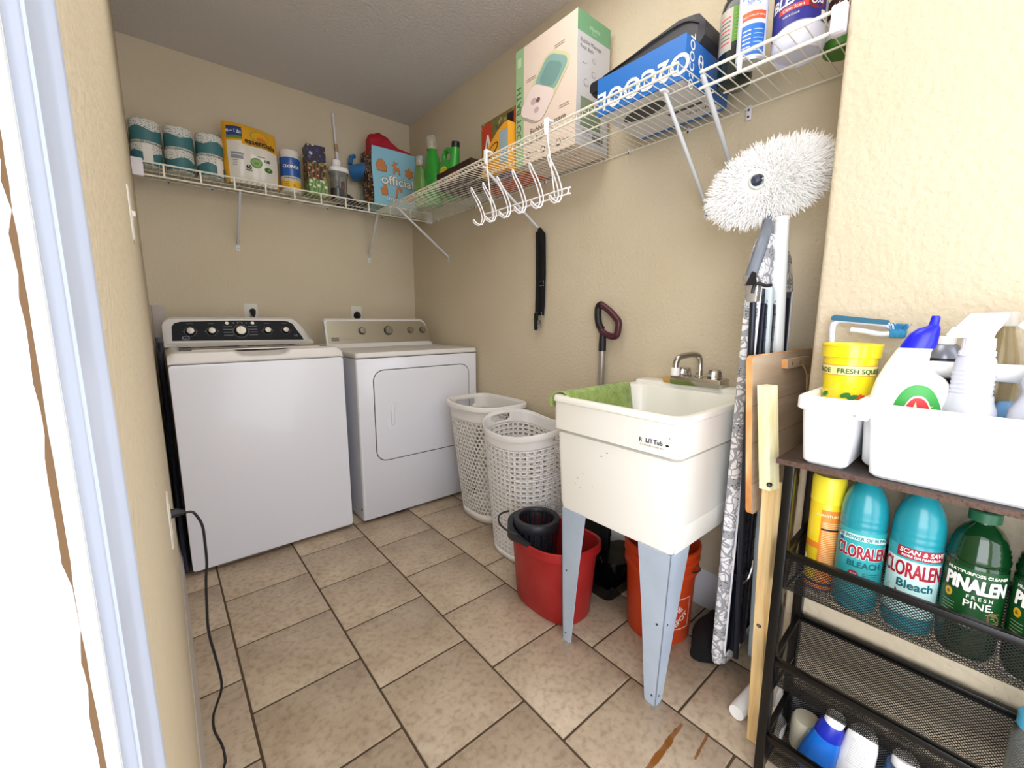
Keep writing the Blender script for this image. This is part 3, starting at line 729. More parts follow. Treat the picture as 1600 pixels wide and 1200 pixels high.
def dclean(x0,x1,yc,b):
    n=3.0; o=[]
    for i in range(64):
        t=2*PI*i/64; c,s=math.cos(t),math.sin(t); e=2.6 if c<0 else 5
        o.append(((x0+x1)/2+(x1-x0)/2*math.copysign(abs(c)**(2/e),c),yc+b*math.copysign(abs(s)**(2/e),s)))
    return o
basket('laundry_basket','white oval laundry basket with round holes, standing by the dryer',dclean(1.155,1.395,-.04,.16),dclean(1.095,1.42,-.025,.212),.655,'round',[(.25,.055),(.75,.05)],rim=.012,hole_rows=(.07,.87))
def zt(u): return .600+.046*(abs(math.sin(2*PI*u))**2.2)
basket('laundry_basket','tall white laundry basket with rectangular slots, behind the red bucket',dclean(1.045,1.345,-.475,.165),dclean(1.005,1.385,-.477,.225),.64,'slots',[(.26,.045),(.74,.045)],zt,rim=.003,mt=BW2,hole_rows=(.05,.90))

# ================================================================= BUCKETS
RED=mat('red_plastic','#A01C1E',.38,mottle=(9,'#B5413C',.35)); CHA=mat('charcoal_plastic','#24262D',.45)
MBK=thing('mop_bucket','red oval mop bucket with charcoal wringer basket under the sink','bucket',(1.02,-.86,0))
def ob(dx,dy,n=2.6,cx=1.0,cy=-.825,k=48): return superell(cx,cy,dx,dy,n,k)
m=MB()
def zr(p): # rim height dips toward the sides
    t=(p[1]+.825)/.19; return .278+.024*abs(t)**1.6
outer=[(ob(.098,.152),.0),(ob(.104,.158),.012),(ob(.118,.178),.26)]
rg=[[(x,y,z) for x,y in o] for o,z in outer]
rg+=[[(x,y,zr((x,y))-.035) for x,y in ob(.122,.184)],[(x,y,zr((x,y))-.032) for x,y in ob(.130,.192)],[(x,y,zr((x,y))) for x,y in ob(.131,.193)],[(x,y,zr((x,y))+.004) for x,y in ob(.127,.189)],[(x,y,zr((x,y))) for x,y in ob(.121,.183)],[(x,y,.05) for x,y in ob(.10,.15)],[(x,y,.012) for x,y in ob(.09,.14)]]
m.loft(rg,RED,True,True); m.build('bucket_body',MBK)
m=MB(); rg=[]
a0_,a1_=.02*PI,1.0*PI
for i in range(25):
    a=a0_+(a1_-a0_)*i/24; p=lambda d: (1.0+ (.131+d)*math.copysign(abs(math.cos(a))**(2/2.6),math.cos(a)),-.825+(.193+d)*math.copysign(abs(math.sin(a))**(2/2.6),math.sin(a)))
    zz=zr(p(0)); dd=.055*min(1,max(.15,(1.02*PI-a)/(.25*PI))); rg.append([(*p(-.015),zz+.006),(*p(.004),zz+.010),(*p(.006),zz-dd+.01),(*p(-.002),zz-dd)])
rg=rg[5:20] if 0 else rg
m.loft(rg[4:],CHA,True,True); m.build('wringer_collar',MBK)
m=MB(); wc=(.995,-.738); n=48; WZ=len(m.v)
for r0,z0_w,r1,z1_w in ((.088,.345,.092,.315),):
    m.loft([[(wc[0]+r*math.cos(2*PI*i/n),wc[1]+r*math.sin(2*PI*i/n),z) for i in range(n)] for r,z in ((.070,.343),(.073,.350),(.090,.350),(.094,.343),(.094,.318),(.091,.314))],CHA,False,False)
for i in range(n):      # inner cone: ribs with gaps
    if i%2: continue
    a=2*PI*i/n; b=2*PI*(i+1.1)/n
    for (r,z),(r2,z2) in (((.071,.345),(.058,.25)),((.058,.25),(.030,.235))):
        m.add([(wc[0]+r*math.cos(a),wc[1]+r*math.sin(a),z),(wc[0]+r*math.cos(b),wc[1]+r*math.sin(b),z),(wc[0]+r2*math.cos(b),wc[1]+r2*math.sin(b),z2),(wc[0]+r2*math.cos(a),wc[1]+r2*math.sin(a),z2)],[(0,1,2,3)],CHA)
    for (r,z),(r2,z2) in (((.092,.318),(.080,.215)),):
        m.add([(wc[0]+r*math.cos(a),wc[1]+r*math.sin(a),z),(wc[0]+r*math.cos(b),wc[1]+r*math.sin(b),z),(wc[0]+r2*math.cos(b),wc[1]+r2*math.sin(b),z2),(wc[0]+r2*math.cos(a),wc[1]+r2*math.sin(a),z2)],[(0,1,2,3)],CHA)
m.lathe([(.0,.232),(.034,.234),(.081,.214),(.081,.205),(.0,.205)],wc[0],wc[1],CHA,0,36,False,False)
for q_ in m.v: q_.z-=.026
m.build('wringer_basket',MBK)
m=MB(); m.tube(smoothpts([(.875,-.76,.295),(.855,-.71,.305),(.862,-.66,.315),(.90,-.622,.32),(.945,-.625,.322)],6),.004,CHA,8); m.build('handle',MBK)
ORG=mat('orange_plastic','#C8441B',.4); WPR=mat('white_print','#E8DCD6',.5)
OB=thing('bucket','round orange bucket with a white printed logo under the sink','bucket',(1.205,-1.165,0))
k_=.875
m=MB(); m.lathe([(r*k_,z*.92) for r,z in [(.0,.0),(.120,.0),(.123,.004),(.134,.27),(.144,.272),(.144,.285),(.136,.290),(.137,.315),(.146,.317),(.146,.328),(.138,.332),(.1405,.350),(.1475,.352),(.148,.366),(.1405,.368),(.1385,.362),(.120,.012),(.0,.010)]],1.205,-1.165,ORG,0,48,False,False)
cf=prof(1.205,-1.165,[(.108,0),(.117,.25)],tocam(1.205,-1.165)+.62,.0008)
for a,b,c,d in ((-.050,.06,.050,.0625),(-.050,.1735,.050,.176),(-.050,.06,-.0475,.176),(.0475,.06,.050,.176)): m.patch(a,b,c,d,cf,WPR,6,2)
for i,t_ in enumerate(('THE','HOME','DEPOT')): m.text(t_,-.010+.020*(i-1),.12-.024*(i-1)-.01,.027,cf,WPR,rot=.75,bold=.0007)
m.build('pail',OB)
m=MB(); rg=[(1.205+.1295*math.cos(a),-1.165+.1295*math.sin(a),.276-.045*math.sin(k*PI)) for k,a in [(i/24,-1.75+ (PI)*i/24) for i in range(25)]]
m.tube(rg,.0022,mat('wire_dark','#4A4A4C',.4,.7),6); m.build('bail_handle',OB)
m=MB(); 
BG=mat('gloss_black','#08080B',.12)
TR=thing('boot_tray','glossy black plastic trays stacked on the floor between the two buckets','tray',(1.29,-.90,0))
m.rings([(rrect(1.16,-.98,1.42,-.83,.03),.0),(rrect(1.15,-.99,1.425,-.82,.03),.055),(rrect(1.16,-.98,1.415,-.83,.03),.056),(rrect(1.17,-.97,1.405,-.84,.03),.01)],BG); m.build('lower_tray',TR)
m=MB(); m.lathe([(.0,.012),(.045,.012),(.050,.062),(.054,.12),(.058,.122),(.058,.130),(.0,.132)],1.265,-.925,BG,0,32); m.build('cup',TR)
m=MB(); m.lathe([(.0,.012),(.045,.012),(.050,.062),(.054,.12),(.058,.122),(.058,.130),(.0,.132)],1.355,-.900,BG,0,32); m.build('cup',TR)
m=MB(); m.box(1.325,-.80,.0,1.395,-.70,.43,mat('matte_black','#0B0B0D',.6),r=.008); m.box(1.322,-.795,.40,1.326,-.705,.42,BLK); tag(m.build('storage_case',None,(1.375,-.77,0)),'tall matte black case standing on the floor behind the red bucket','case')
# ================================================================= GOODS ON THE BACK SHELF
ZT=ZB+.0022          # top of the back shelf wires
PAPER=mat('roll_paper','#E6E1DA',.85)
def damask(nt,tc):
    v=nd(nt,'ShaderNodeTexVoronoi',Scale=130); nt.links.new(tc.outputs['Object'],v.inputs['Vector'])
    n=nd(nt,'ShaderNodeTexNoise',Scale=120,Detail=3); nt.links.new(tc.outputs['Object'],n.inputs['Vector'])
    mx=nd(nt,'ShaderNodeMath',operation='ADD'); nt.links.new(v.outputs['Distance'],mx.inputs[0]); nt.links.new(n.outputs['Fac'],mx.inputs[1])
    r=cramp(nt,[(.0,'#5F7A78'),(.80,'#8FA09C'),(.92,'#DCD9D2')]); nt.links.new(mx.outputs[0],r.inputs[0]); return r.outputs[0]
LACE=ramp_mat('roll_lace_print','#DAD8D2',damask,.6); TEAL=mat('roll_teal','#3F7278',.5)
def roll(x,y,z,rot,label,sq=False):
    r,h=.060,.108
    m=MB(); m.lathe([(.0,.003),(.02,.002),(.050,.0),(r-.004,.003),(r,.010),(r,h-.010),(r-.004,h-.003),(.05,h),(.02,h-.002),(.0,h-.012)],x,y,LACE,z,32,False,False)
    f=cyl(x,y,r,rot,.0006,z)
    m2=[]
    n=40; L=2*PI*r
    vs=[];fs=[]
    for i in range(n+1):
        u=-L/2+L*i/n; t=(u/L*3)%1; top=.052+.020*(1-abs(t-.5)*2)
        vs+= [f(u,.006),f(u,top)]
    fs=[(2*i,2*i+2,2*i+3,2*i+1) for i in range(n)]
    m.add(vs,fs,TEAL,True)
    if sq:
        m.patch(-.025,.012,.012,.10,f,PAPER,6,1,w=.0006)
    return tag(m.build('toilet_roll',None,(x,y,z)),label,'toilet roll','wrapped toilet rolls in stacks of two at the left end of the back shelf')
rx=(-.058,.070,.198)
words=('against the left wall','in the middle stack','beside the yellow pack')
for i,x in enumerate(rx):
    a=tocam(x,.955)
    roll(x,.955,ZT,a+(.2,-.6,.9)[i],'teal and white wrapped toilet roll, bottom of the stack '+words[i],i!=1)
    roll(x+.003,.957,ZT+.1095,a+(.5,.1,-.4)[i],'teal and white wrapped toilet roll, top of the stack '+words[i])
# yellow pack of paper rolls
YEL=mat('pack_yellow','#E2A41C',.3,coat=.3); PWH=mat('pack_clear_white','#DCD7CC',.3,coat=.4,bump=(60,.4,.004)); PBL=mat('pack_blue','#24407E',.4); PGR=mat('pack_green','#5F8A3A',.5); BKT=mat('text_black','#1A1918',.6); WHTX=mat('text_white','#F0EEE8',.5)
PK=thing('paper_towel_pack','large yellow and white plastic pack of paper rolls on the back shelf','paper towels',(.385,.95,ZT))
m=MB(); nx_,nz_=28,22; px0,px1,pz=.262,.515,.315
def packpt(u,v,s_):
    x=px0+(px1-px0)*u; e=math.sin(PI*min(1,max(0,u)))**.35; t=v
    b=.060*e*(math.sin(PI*min(.999,max(.001,v*.93+.05)))**.4)*(1+.12*math.cos(u*4*PI+PI))
    zz=ZT+.002+pz*(v-(.03*(1-math.sin(PI*u)) if v>.5 else 0))-.018*u*v
    x+=.012*(.5-u)*math.sin(PI*v)*-1
    return Vector((x,.945-s_*b,zz))
for s_ in (1,-1):
    vs=[packpt(i/nx_,j/nz_,s_) for j in range(nz_+1) for i in range(nx_+1)]
    for j in range(nz_):
        for i in range(nx_):
            q=(j*(nx_+1)+i,j*(nx_+1)+i+1,(j+1)*(nx_+1)+i+1,(j+1)*(nx_+1)+i)
    def seg(sel,mt):
        m.add(vs,[(j*(nx_+1)+i,j*(nx_+1)+i+1,(j+1)*(nx_+1)+i+1,(j+1)*(nx_+1)+i)[::s_] for j in range(nz_) for i in range(nx_) if sel(i,j)],mt,True)
    isY=lambda i,j: j/nz_>.62 + (.02 if i<9 else -.02*math.sin((i-9)/19*PI)*1) or i<2 or i>26
    seg(lambda i,j: isY(i,j),YEL); seg(lambda i,j: not isY(i,j),PWH)
m.build('wrapper',PK)
pf=lambda u,v,w=0: packpt(u,v,1)+Vector((0,-.0012-w*1.5,0))
def put(m,t,u,v,size,mt,**k):
    S=.29
    g=lambda a,b,w=0: packpt(a/(px1-px0),b/pz,1)+Vector((0,-.0016-w,0)); m.text(t,u*(px1-px0),v*pz,size,g,mt,**k); return g
m=MB(); g=put(m,'bounty',.70,.78,.020,BKT,bold=.0008) if 0 else (lambda a,b,w=0: packpt(a/(px1-px0),b/pz,1)+Vector((0,-.0016-w,0)))
m.patch(.018,.225,.085,.292,g,PBL,6,6); m.patch(.020,.225,.085,.240,g,PGR,6,2,w=.0004)
m.text('6=12',.044,.256,.027,g,WHTX,w=.0012); 
for q in range(6): m.patch(.064+.006*(q%3),.262-.009*(q//3),.0685+.006*(q%3),.268-.009*(q//3),g,WHTX,w=.001)
m.blob(.165,.262,.045,.032,g,mat('pack_olive','#9FA33A',.4)); m.blob(.165,.260,.038,.026,g,YEL,w=.0006); m.blob(.172,.246,.022,.014,g,mat('pack_orange','#D0762A',.4),w=.001)
m.text('essentials',.165,.212,.039,g,BKT,bold=.0012,w=.001,sx=.95); m.text('FULL SHEET PAPER TOWELS',.165,.203,.009,g,BKT,w=.001)
m.patch(.03,.140,.085,.150,g,GRY,4,1); m.patch(.03,.118,.082,.136,g,GRY,4,1)
for q in range(4): m.patch(.035,.108-q*.008,.055,.111-q*.008,g,GRY,2,1)
m.text('60',.105,.078,.026,g,BKT,bold=.0012); m.text('SHEETS',.105,.068,.009,g,BKT,bold=.0004)
m.blob(.140,.115,.027,.027,g,PGR); m.blob(.140,.115,.022,.022,g,mat('pack_green2','#7FA85A',.5),w=.0005); m.blob(.195,.088,.020,.014,g,mat('pack_dkgreen','#3B6B33',.5)); m.text('48',.14,.107,.02,g,PGR,w=.001,bold=.001)
m.text('equals',.165,.148,.013,g,BKT,rot=-.12); m.text('120',.19,.126,.019,g,BKT,bold=.001)
m.build('label',PK)
# disinfecting wipes
CLB=mat('wipes_blue','#1F58A8',.35,coat=.3); CLY=mat('wipes_yellow','#E8B82C',.4); CLW=mat('wipes_white','#DEDBD3',.4)
WP=thing('wipes_canister','blue and yellow disinfecting wipes canister beside the yellow pack','canister',(.585,.95,ZT))
m=MB(); m.lathe([(.0,.0),(.050,.0),(.0525,.004),(.0525,.198),(.049,.203),(.0,.203)],.585,.95,CLW,ZT,36,False,False); m.build('body',WP)
m=MB(); m.lathe([(.049,.200),(.053,.203),(.053,.222),(.049,.230),(.0,.231)],.585,.95,CLW,ZT,36,False,False); m.build('lid',WP)
m=MB(); f=cyl(.585,.95,.0525,tocam(.585,.95),.0006,ZT)
m.patch(-.10,.085,.10,.188,f,CLB,24,4); m.patch(-.10,.018,.10,.060,f,CLY,24,2); m.poly([(-.08,.105),(-.02,.086),(.05,.084),(.08,.094),(.08,.084),(-.08,.084)],f,mat('wipes_paleblue','#7FA8D8',.4),w=.0004)
m.blob(.006,.138,.034,.021,f,mat('wipes_navy','#14306E',.4),w=.0004); m.poly([(-.028,.138),(-.006,.160),(.040,.138),(.016,.116)],f,mat('wipes_red','#C22A3A',.4),w=.0005); m.blob(.006,.138,.03,.013,f,mat('wipes_navy','#14306E',.4),w=.0006)
m.text('CLOROX',.006,.131,.021,f,WHTX,bold=.0008,w=.001)
m.text('Disinfecting Wipes',.008,.073,.012,f,BKT,bold=.0003); m.text('Kills 99.9% of Viruses & Bacteria',.008,.064,.007,f,BKT)
for q in range(3): m.patch(-.038,.030+q*.01,-.010,.034+q*.01,f,PGR,4,1,w=.0004)
m.text('75',.018,.028,.018,f,BKT); m.build('label',WP)
# three tissue boxes stacked
def floral(base,cols,scale):
    def b(nt,tc):
        v=nd(nt,'ShaderNodeTexVoronoi',Scale=scale); nt.links.new(tc.outputs['Object'],v.inputs['Vector'])
        w_=nd(nt,'ShaderNodeTexWave',Scale=scale*.35,Distortion=9); nt.links.new(tc.outputs['Object'],w_.inputs['Vector'])
        r=cramp(nt,[(i/len(cols),c) for i,c in enumerate(cols)],'CONSTANT'); nt.links.new(v.outputs['Color'],r.inputs[0])
        k=cramp(nt,[(.0,'#FFFFFF'),(.36,'#000000')],'CONSTANT'); nt.links.new(v.outputs['Distance'],k.inputs[0])
        k2=cramp(nt,[(.0,'#000000'),(.60,'#FFFFFF')],'CONSTANT'); nt.links.new(w_.outputs['Fac'],k2.inputs[0])
        mx=nd(nt,'ShaderNodeMix',data_type='RGBA'); nt.links.new(k.outputs[0],mx.inputs[0]); mx.inputs[6].default_value=lin(base); nt.links.new(r.outputs[0],mx.inputs[7])
        m2=nd(nt,'ShaderNodeMix',data_type='RGBA'); nt.links.new(k2.outputs[0],m2.inputs[0]); nt.links.new(mx.outputs[2],m2.inputs[6]); m2.inputs[7].default_value=lin(cols[0])
        m3=nd(nt,'ShaderNodeMix',data_type='RGBA'); m3.inputs[0].default_value=.75; nt.links.new(m2.outputs[2],m3.inputs[6]); nt.links.new(mx.outputs[2],m3.inputs[7])
        return m3.outputs[2]
    return b
tb=[('#5E8B3C',['#D7D9BE','#3E6B2C','#C8743C','#DCE0C8','#4C7B34'],'green floral tissue box, bottom of the stack of three'),
    ('#2A2018',['#D87C34','#C8A24A','#E0CDA8','#7C8E36','#D8682C'],'orange floral tissue box, middle of the stack of three'),
    ('#1F1B30',['#38306E','#D8D2C8','#52489A','#A8A06C','#C9C3D0'],'purple floral tissue box, topmost of the stack of three')]
for i,(b,c,l) in enumerate(tb):
    mt=ramp_mat('tissue_box_%s'%('green','orange','purple')[i],b,floral(b,c,(40,42,36)[i]),.45)
    z=ZT+i*.0955; t=thing('tissue_box',l,'tissue box',(.720,.945,z),'stacked floral tissue boxes on the back shelf')
    R=Matrix.Translation((.720,.945,0))@Matrix.Rotation((.02,-.03,-.05)[i],4,'Z')@Matrix.Translation((-.720,-.945,0))
    m=MB(); m.box(.668,.893,z,.774,.999,z+.095,mt,r=.0015,seg=1,T=R,smooth=False); m.build('carton',t)
# clear jug with white pour lid
CLR=mat('clear_plastic','#E8ECEC',.05,trans=.95,ior=1.3); 
J=thing('plastic_jug','clear plastic jug with white lid next to the tissue boxes','jug',(.852,.93,ZT))
m=MB(); m.rings([(superell(.852,.93,a,b,3,28),ZT+z) for a,b,z in ((.044,.040,.0),(.046,.042,.006),(.046,.042,.10),(.050,.046,.135),(.056,.050,.165),(.056,.050,.172),(.054,.048,.172),(.048,.044,.133),(.044,.040,.10),(.044,.040,.008))],CLR,True,True); m.build('body',J)
m=MB(); m.rings([(superell(.852,.93,a,b,3,28),ZT+z) for a,b,z in ((.057,.051,.166),(.060,.054,.170),(.060,.054,.186),(.056,.050,.192))],WHP,True,True); m.lathe([(.0,.19),(.034,.19),(.034,.200),(.027,.206),(.027,.236),(.022,.241),(.0,.241)],.845,.93,WHP,ZT,24,False,False); m.build('lid',J)
m=MB(); m.lathe([(.0,.009),(.036,.009),(.038,.07),(.0,.075)],.845,.93,mat('dark_scoop','#1C1E26',.5),ZT,20,False,False); m.box(.868,.915,ZT+.01,.886,.935,ZT+.12,mat('brown_scoop','#8A4A34',.5),r=.003); m.build('scoop',J)
# dark folded fabric, slim white rod, blue round tub
m=MB(); GF=mat('grey_fabric','#3C3C42',.9,bump=(200,.5,.002))
rg=[]
for i in range(15):
    u=i/14; x=.885+.165*u; h=.115*(1-u)**1.1+.02; rg.append([(x,1.06-.055*math.cos(a)*(1+.1*math.sin(7*u)),ZT+.004+max(0,h*math.sin(a))+.004*math.sin(u*20+a*3)*(math.sin(a)>.1)) for a in [PI*k/12 for k in range(13)]])
m.loft(rg,GF,True,True); tag(m.build('folded_fabric',None,(.96,1.05,ZT)),'crumpled dark grey fabric behind the jug on the back shelf','fabric')
RD=thing('curtain_rod','slim white rod leaning upright against the back wall','rod',(.905,1.08,ZT))
m=MB(); m.tube([(.925,1.085,ZT+.002),(.903,1.088,2.215)],.0095,CAPW,12); m.tube([(.903,1.088,2.215),(.895,1.090,2.42)],.0075,CAPW,12); m.build('tube',RD)
m=MB(); m.tube([(.906,1.0875,2.19),(.902,1.088,2.235)],.0108,mat('tan_joint','#A8906A',.6),12); m.build('joint',RD)
m=MB(); m.lathe([(.0,.0),(.070,.0),(.074,.006),(.084,.145),(.090,.148),(.090,.156),(.083,.156),(.072,.01),(.0,.008)],0,0,mat('blue_plastic','#2F6DA8',.4),0,32,False,False,T=Matrix.Translation((.975,1.045,2.06))@Matrix.Rotation(-.5,4,'Z')@Matrix.Rotation(1.35,4,'Y')@Matrix.Scale(.62,4,(1,0,0)))
m.tube(smoothpts([(.975,1.045,2.12),(.985,1.05,2.165),(1.01,1.055,2.18)],5),.014,MATS['blue_plastic'],8)
tag(m.build('plastic_tub',None,(1.06,1.04,2.0)),'blue round plastic tub lying on its side behind the gift bag','tub')
# gift bag
GBL=mat('bag_sky_blue','#8CC4DA',.5,bump=(12,.15,.004)); GBK=ramp_mat('bag_black_floral','#14110F',floral('#120F10',['#C88A4A','#E8E0D4','#A85C34','#D8B070','#18140F'],78),.5)
CK=mat('cookie_brown','#C8824C',.7); CK2=mat('cookie_outline','#8E5A3C',.7); RDF=mat('red_fabric','#A8142A',.6,bump=(30,.4,.004)); BLF=mat('black_fabric','#12101C',.7); PNK=mat('pink_trim','#C8285A',.6)
B=thing('gift_bag','blue holiday gift bag printed with gingerbread cookies and the word official','gift bag',(1.16,.9,ZT))
bx0,bx1,by0,by1,bz=1.035,1.335,.835,1.02,.350
# front face bulges slightly; slumps at the base
def bf(u,v,w=0):   # u metres from left, v metres up
    return Vector((bx0+u+.004*math.sin(v*20),by0-w-.010*math.sin(PI*u/(bx1-bx0))*(1 if v<.26 else .5)-.008*math.exp(-((v-.03)/.02)**2),ZT+v))
m=MB(); Wd=bx1-bx0
m.patch(0,0,Wd,bz,bf,GBL,16,16)
sd=lambda u,v,w=0: Vector((bx0+.004*math.sin(v*20)-w-.014*math.sin(PI*u/.185)*math.sin(v*9+.6),by0+u,ZT+v))
m.patch(0,0,.185,bz,sd,GBK,8,16)
m.patch(0,0,.185,bz,lambda u,v,w=0: Vector((bx1,by0+u,ZT+v)),GBK,2,2); m.patch(0,0,Wd,bz,lambda u,v,w=0: Vector((bx0+u,by1,ZT+v)),GBL,2,2); m.patch(0,0,Wd,.185,lambda u,v,w=0: Vector((bx0+u,by0+v,ZT+.0025)),GBL,1,1)
def cookie(kind,u,v,s):
    P={'house':[(-.8,-1),(.8,-1),(.95,-.2),(.45,.75),(0,1.05),(-.55,.85),(-.95,.1)],
       'deer':[(-.55,-1),(-.25,-1),(-.15,-.5),(.35,-.5),(.45,-1),(.75,-1),(.7,-.1),(.55,.1),(.1,.15),(.0,.5),(.35,.75),(.3,1.05),(-.05,.9),(-.25,1.1),(-.5,1.0),(-.35,.7),(-.75,.45),(-.75,.2),(-.35,.2),(-.5,-.2)],
       'star':[(math.cos(PI/2+k*PI/6)*(1.05 if k%2==0 else .68),math.sin(PI/2+k*PI/6)*(1.05 if k%2==0 else .68)) for k in range(12)],
       'mitten':[(-.5,-.95),(.2,-1.0),(.6,-.7),(.6,.0),(.5,.6),(.2,1.0),(-.15,.85),(-.2,.4),(-.75,.2),(-.6,-.4)],
       'cane':[(-.6,-1),(-.2,-1),(.0,-.1),(.1,.45),(.35,.5),(.4,.1),(.8,.1),(.85,.7),(.4,1.0),(-.1,.95),(-.35,.5)]}[kind]
    m.poly([(u+a*s*1.1+.001,v+b*s*1.1-.0015) for a,b in P],bf,CK2,w=.0016); m.poly([(u+a*s,v+b*s) for a,b in P],bf,CK,w=.0024)
for k,u,v,s in (('house',.062,.245,.035),('deer',.158,.242,.035),('star',.252,.228,.034),('mitten',.068,.098,.033),('cane',.160,.094,.033),('star',.252,.078,.032)): cookie(k,u,v,s)
m.text('official',.165,.134,.078,bf,mat('bag_text_outline','#4E5A66',.6),bold=.0042,w=.0018,sx=1.15); m.text('official',.165,.134,.078,bf,WHTX,bold=.0014,w=.0032,sx=1.15)
m.text('inspector',.175,.030,.050,bf,mat('bag_text_outline','#4E5A66',.6),bold=.0026,w=.0018); m.text('inspector',.175,.030,.050,bf,WHTX,bold=.0006,w=.0030)
m.build('bag_body',B)
m=MB()
rg=[]
for i in range(17):
    u=i/16; x=bx0+.002+u*.30; hgt=(.062+.050*math.sin(PI*min(1,u*1.6))**1)*(1-u)**.5+.008
    if i==0: hgt=.075
    rg.append([(x,by0+.012,ZT+bz-.035),(x,by0+.016,ZT+bz+hgt*.6),(x+.002,by0+.05,ZT+bz+hgt+.004*math.sin(i*2.1)),(x,by0+.09,ZT+bz+hgt*.7),(x,by0+.10,ZT+bz-.035)])
m.loft(rg,RDF,True,True); tag(m.build('red_cloth_pouch',None,(1.2,.88,ZT+bz)),'red fabric pouch sticking out of the blue gift bag','pouch')
m=MB()
rg=[]
for i in range(11):
    u=i/10; x=1.20+u*.155; hgt=.075*math.sin(PI*min(1,.35+u*.62))**1.0+.002
    rg.append([(x,.945,ZT+bz-.03),(x,.95,ZT+bz+hgt*.6),(x,.98,ZT+bz+hgt),(x,1.01,ZT+bz+hgt*.7),(x,1.013,ZT+bz-.03)])
m.loft(rg,BLF,True,True); tag(m.build('black_cloth_pouch',None,(1.28,.98,ZT+bz)),'black fabric pouch behind the red pouch in the gift bag','pouch')

# ================================================================= GOODS ON THE LONG RIGHT SHELF
ZR=ZS+.0022
GRN=mat('detergent_green','#2E9A34',.3,coat=.2); CGR=mat('clear_green','#9CC878',.12,trans=.7,ior=1.3); GYL=mat('label_yellow','#EAD82A',.4); GRD=mat('label_red','#D42A2E',.4)
CLC=mat('clear_cap','#F0F0EE',.08,trans=.85,ior=1.3); TNS=mat('tan_spout','#D8C8A4',.5)
b=thing('detergent_bottle','tall pale green translucent bottle beside the blue gift bag','detergent bottle',(1.205,.535,ZR))
m=MB(); m.rings([(superell(1.205,.535,a,b_,2.4,28),ZR+z) for a,b_,z in ((.028,.040,0),(.031,.044,.008),(.031,.044,.16),(.027,.038,.21),(.016,.020,.235),(.014,.014,.245))],CGR); m.build('body',b)
m=MB(); m.lathe([(.016,.240),(.0165,.244),(.0165,.262),(.012,.266),(.0,.266)],1.205,.535,TNS,ZR,20,False,False); m.lathe([(.021,.238),(.022,.242),(.020,.292),(.0,.296)],1.205,.535,CLC,ZR,20,False,False); m.build('cap',b)
b=thing('detergent_bottle','tall green detergent bottle with clear dosing cap in the shelf corner','detergent bottle',(1.255,.465,ZR))
def gb(a,b_,dx=0,dy=0): return superell(1.258+dx,.462+dy,a,b_,2.6,32)
m=MB(); m.rings([(gb(.040,.066),ZR),(gb(.044,.071),ZR+.010),(gb(.043,.069,0,-.002),ZR+.12),(gb(.040,.062,0,.004),ZR+.20),(gb(.034,.050,0,.010),ZR+.27),(gb(.026,.034,0,.012),ZR+.31),(gb(.022,.024,0,.012),ZR+.325)],GRN); m.build('body',b)
m=MB(); m.lathe([(.020,.32),(.021,.325),(.021,.343),(.012,.350),(.011,.368),(.0,.37)],1.258,.474,TNS,ZR,20,False,False); m.lathe([(.030,.322),(.031,.328),(.028,.395),(.024,.402),(.0,.404)],1.258,.474,CLC,ZR,24,False,False); m.build('cap',b)
b=thing('detergent_bottle','green detergent jug with a loop handle and red lettering','detergent bottle',(1.25,.275,ZR))
Y=lambda u,v,w=0: Vector((1.213-w,.275-u,ZR+v))
m=MB(); m.rings([(superell(1.25,.275+o,a,b_,2.8,32),ZR+z) for a,b_,o,z in ((.034,.074,0,0),(.037,.079,0,.008),(.037,.079,0,.12),(.036,.074,.003,.165),(.032,.060,.012,.195),(.022,.030,.035,.215))],GRN)
m.tube(smoothpts([(1.25,.325,.205+ZR),(1.25,.318,.250+ZR),(1.25,.285,.268+ZR),(1.25,.25,.248+ZR),(1.25,.225,.215+ZR),(1.25,.21,.20+ZR)],6),[.02]*2+[.014]*27+[.02]*2,GRN,12)
m.tube([(1.25,.225,ZR+.15),(1.25,.205,ZR+.24),(1.25,.203,ZR+.258)],[.034,.023,.021],GRN,18); m.build('body',b)
m=MB(); m.tube([(1.25,.203,ZR+.256),(1.25,.201,ZR+.284)],[.0235,.0225],mat('black_cap','#15161A',.4),20); m.build('cap',b)
m=MB(); m.poly([(.0+.038*math.cos(a),.152+.017*math.sin(a)*(abs(math.sin(a))**.3)) for a in [2*PI*i/24 for i in range(24)]],Y,GYL,w=.0012); m.text('Island Fresh',0,.150,.012,Y,GRN,w=.0018,bold=.0003)
m.text('Gain',-.002,.092,.056,Y,WHTX,w=.0014,bold=.0035); m.text('Gain',-.002,.092,.056,Y,GRD,w=.0026,bold=.0012)
for q in range(7): m.blob(-.045+q*.013,.070+.006*math.sin(q*2.2),.008,.006,Y,(GRD,GYL,mat('label_orange','#E07A2A',.5))[q%3],w=.0013)
m.build('label',b)
# dark brown carton with flames, flat white carton
BRN=mat('carton_dark_brown','#2A120C',.45); FLM=mat('flame_print','#B0683A',.5)
m=MB(); m.box(1.115,-.135,ZR,1.305,.185,ZR+.082,BRN,r=.001,seg=1,smooth=False)
Y=lambda u,v,w=0: Vector((1.115-w,.025-u,ZR+v))
for u,h in ((-.03,.055),(-.015,.068),(0,.05),(.012,.066),(.028,.05),(.045,.06)): m.poly([(u-.006,.012),(u+.005,.012),(u+.007,.012+h*.4),(u+.001,.012+h*.7),(u+.003,h),(u-.004,.012+h*.6),(u-.007,.012+h*.3)],Y,FLM,w=.0008)
m.patch(-.125,.034,-.075,.037,Y,FLM,w=.0008)
Ud=lambda u,v,w=0: Vector((1.12+u,.16-v,ZR-.0006-w))
for q in range(7): m.patch(.01+.025*q,.02,.018+.025*q,.27,Ud,mat('carton_dark_red','#5A1A14',.5))
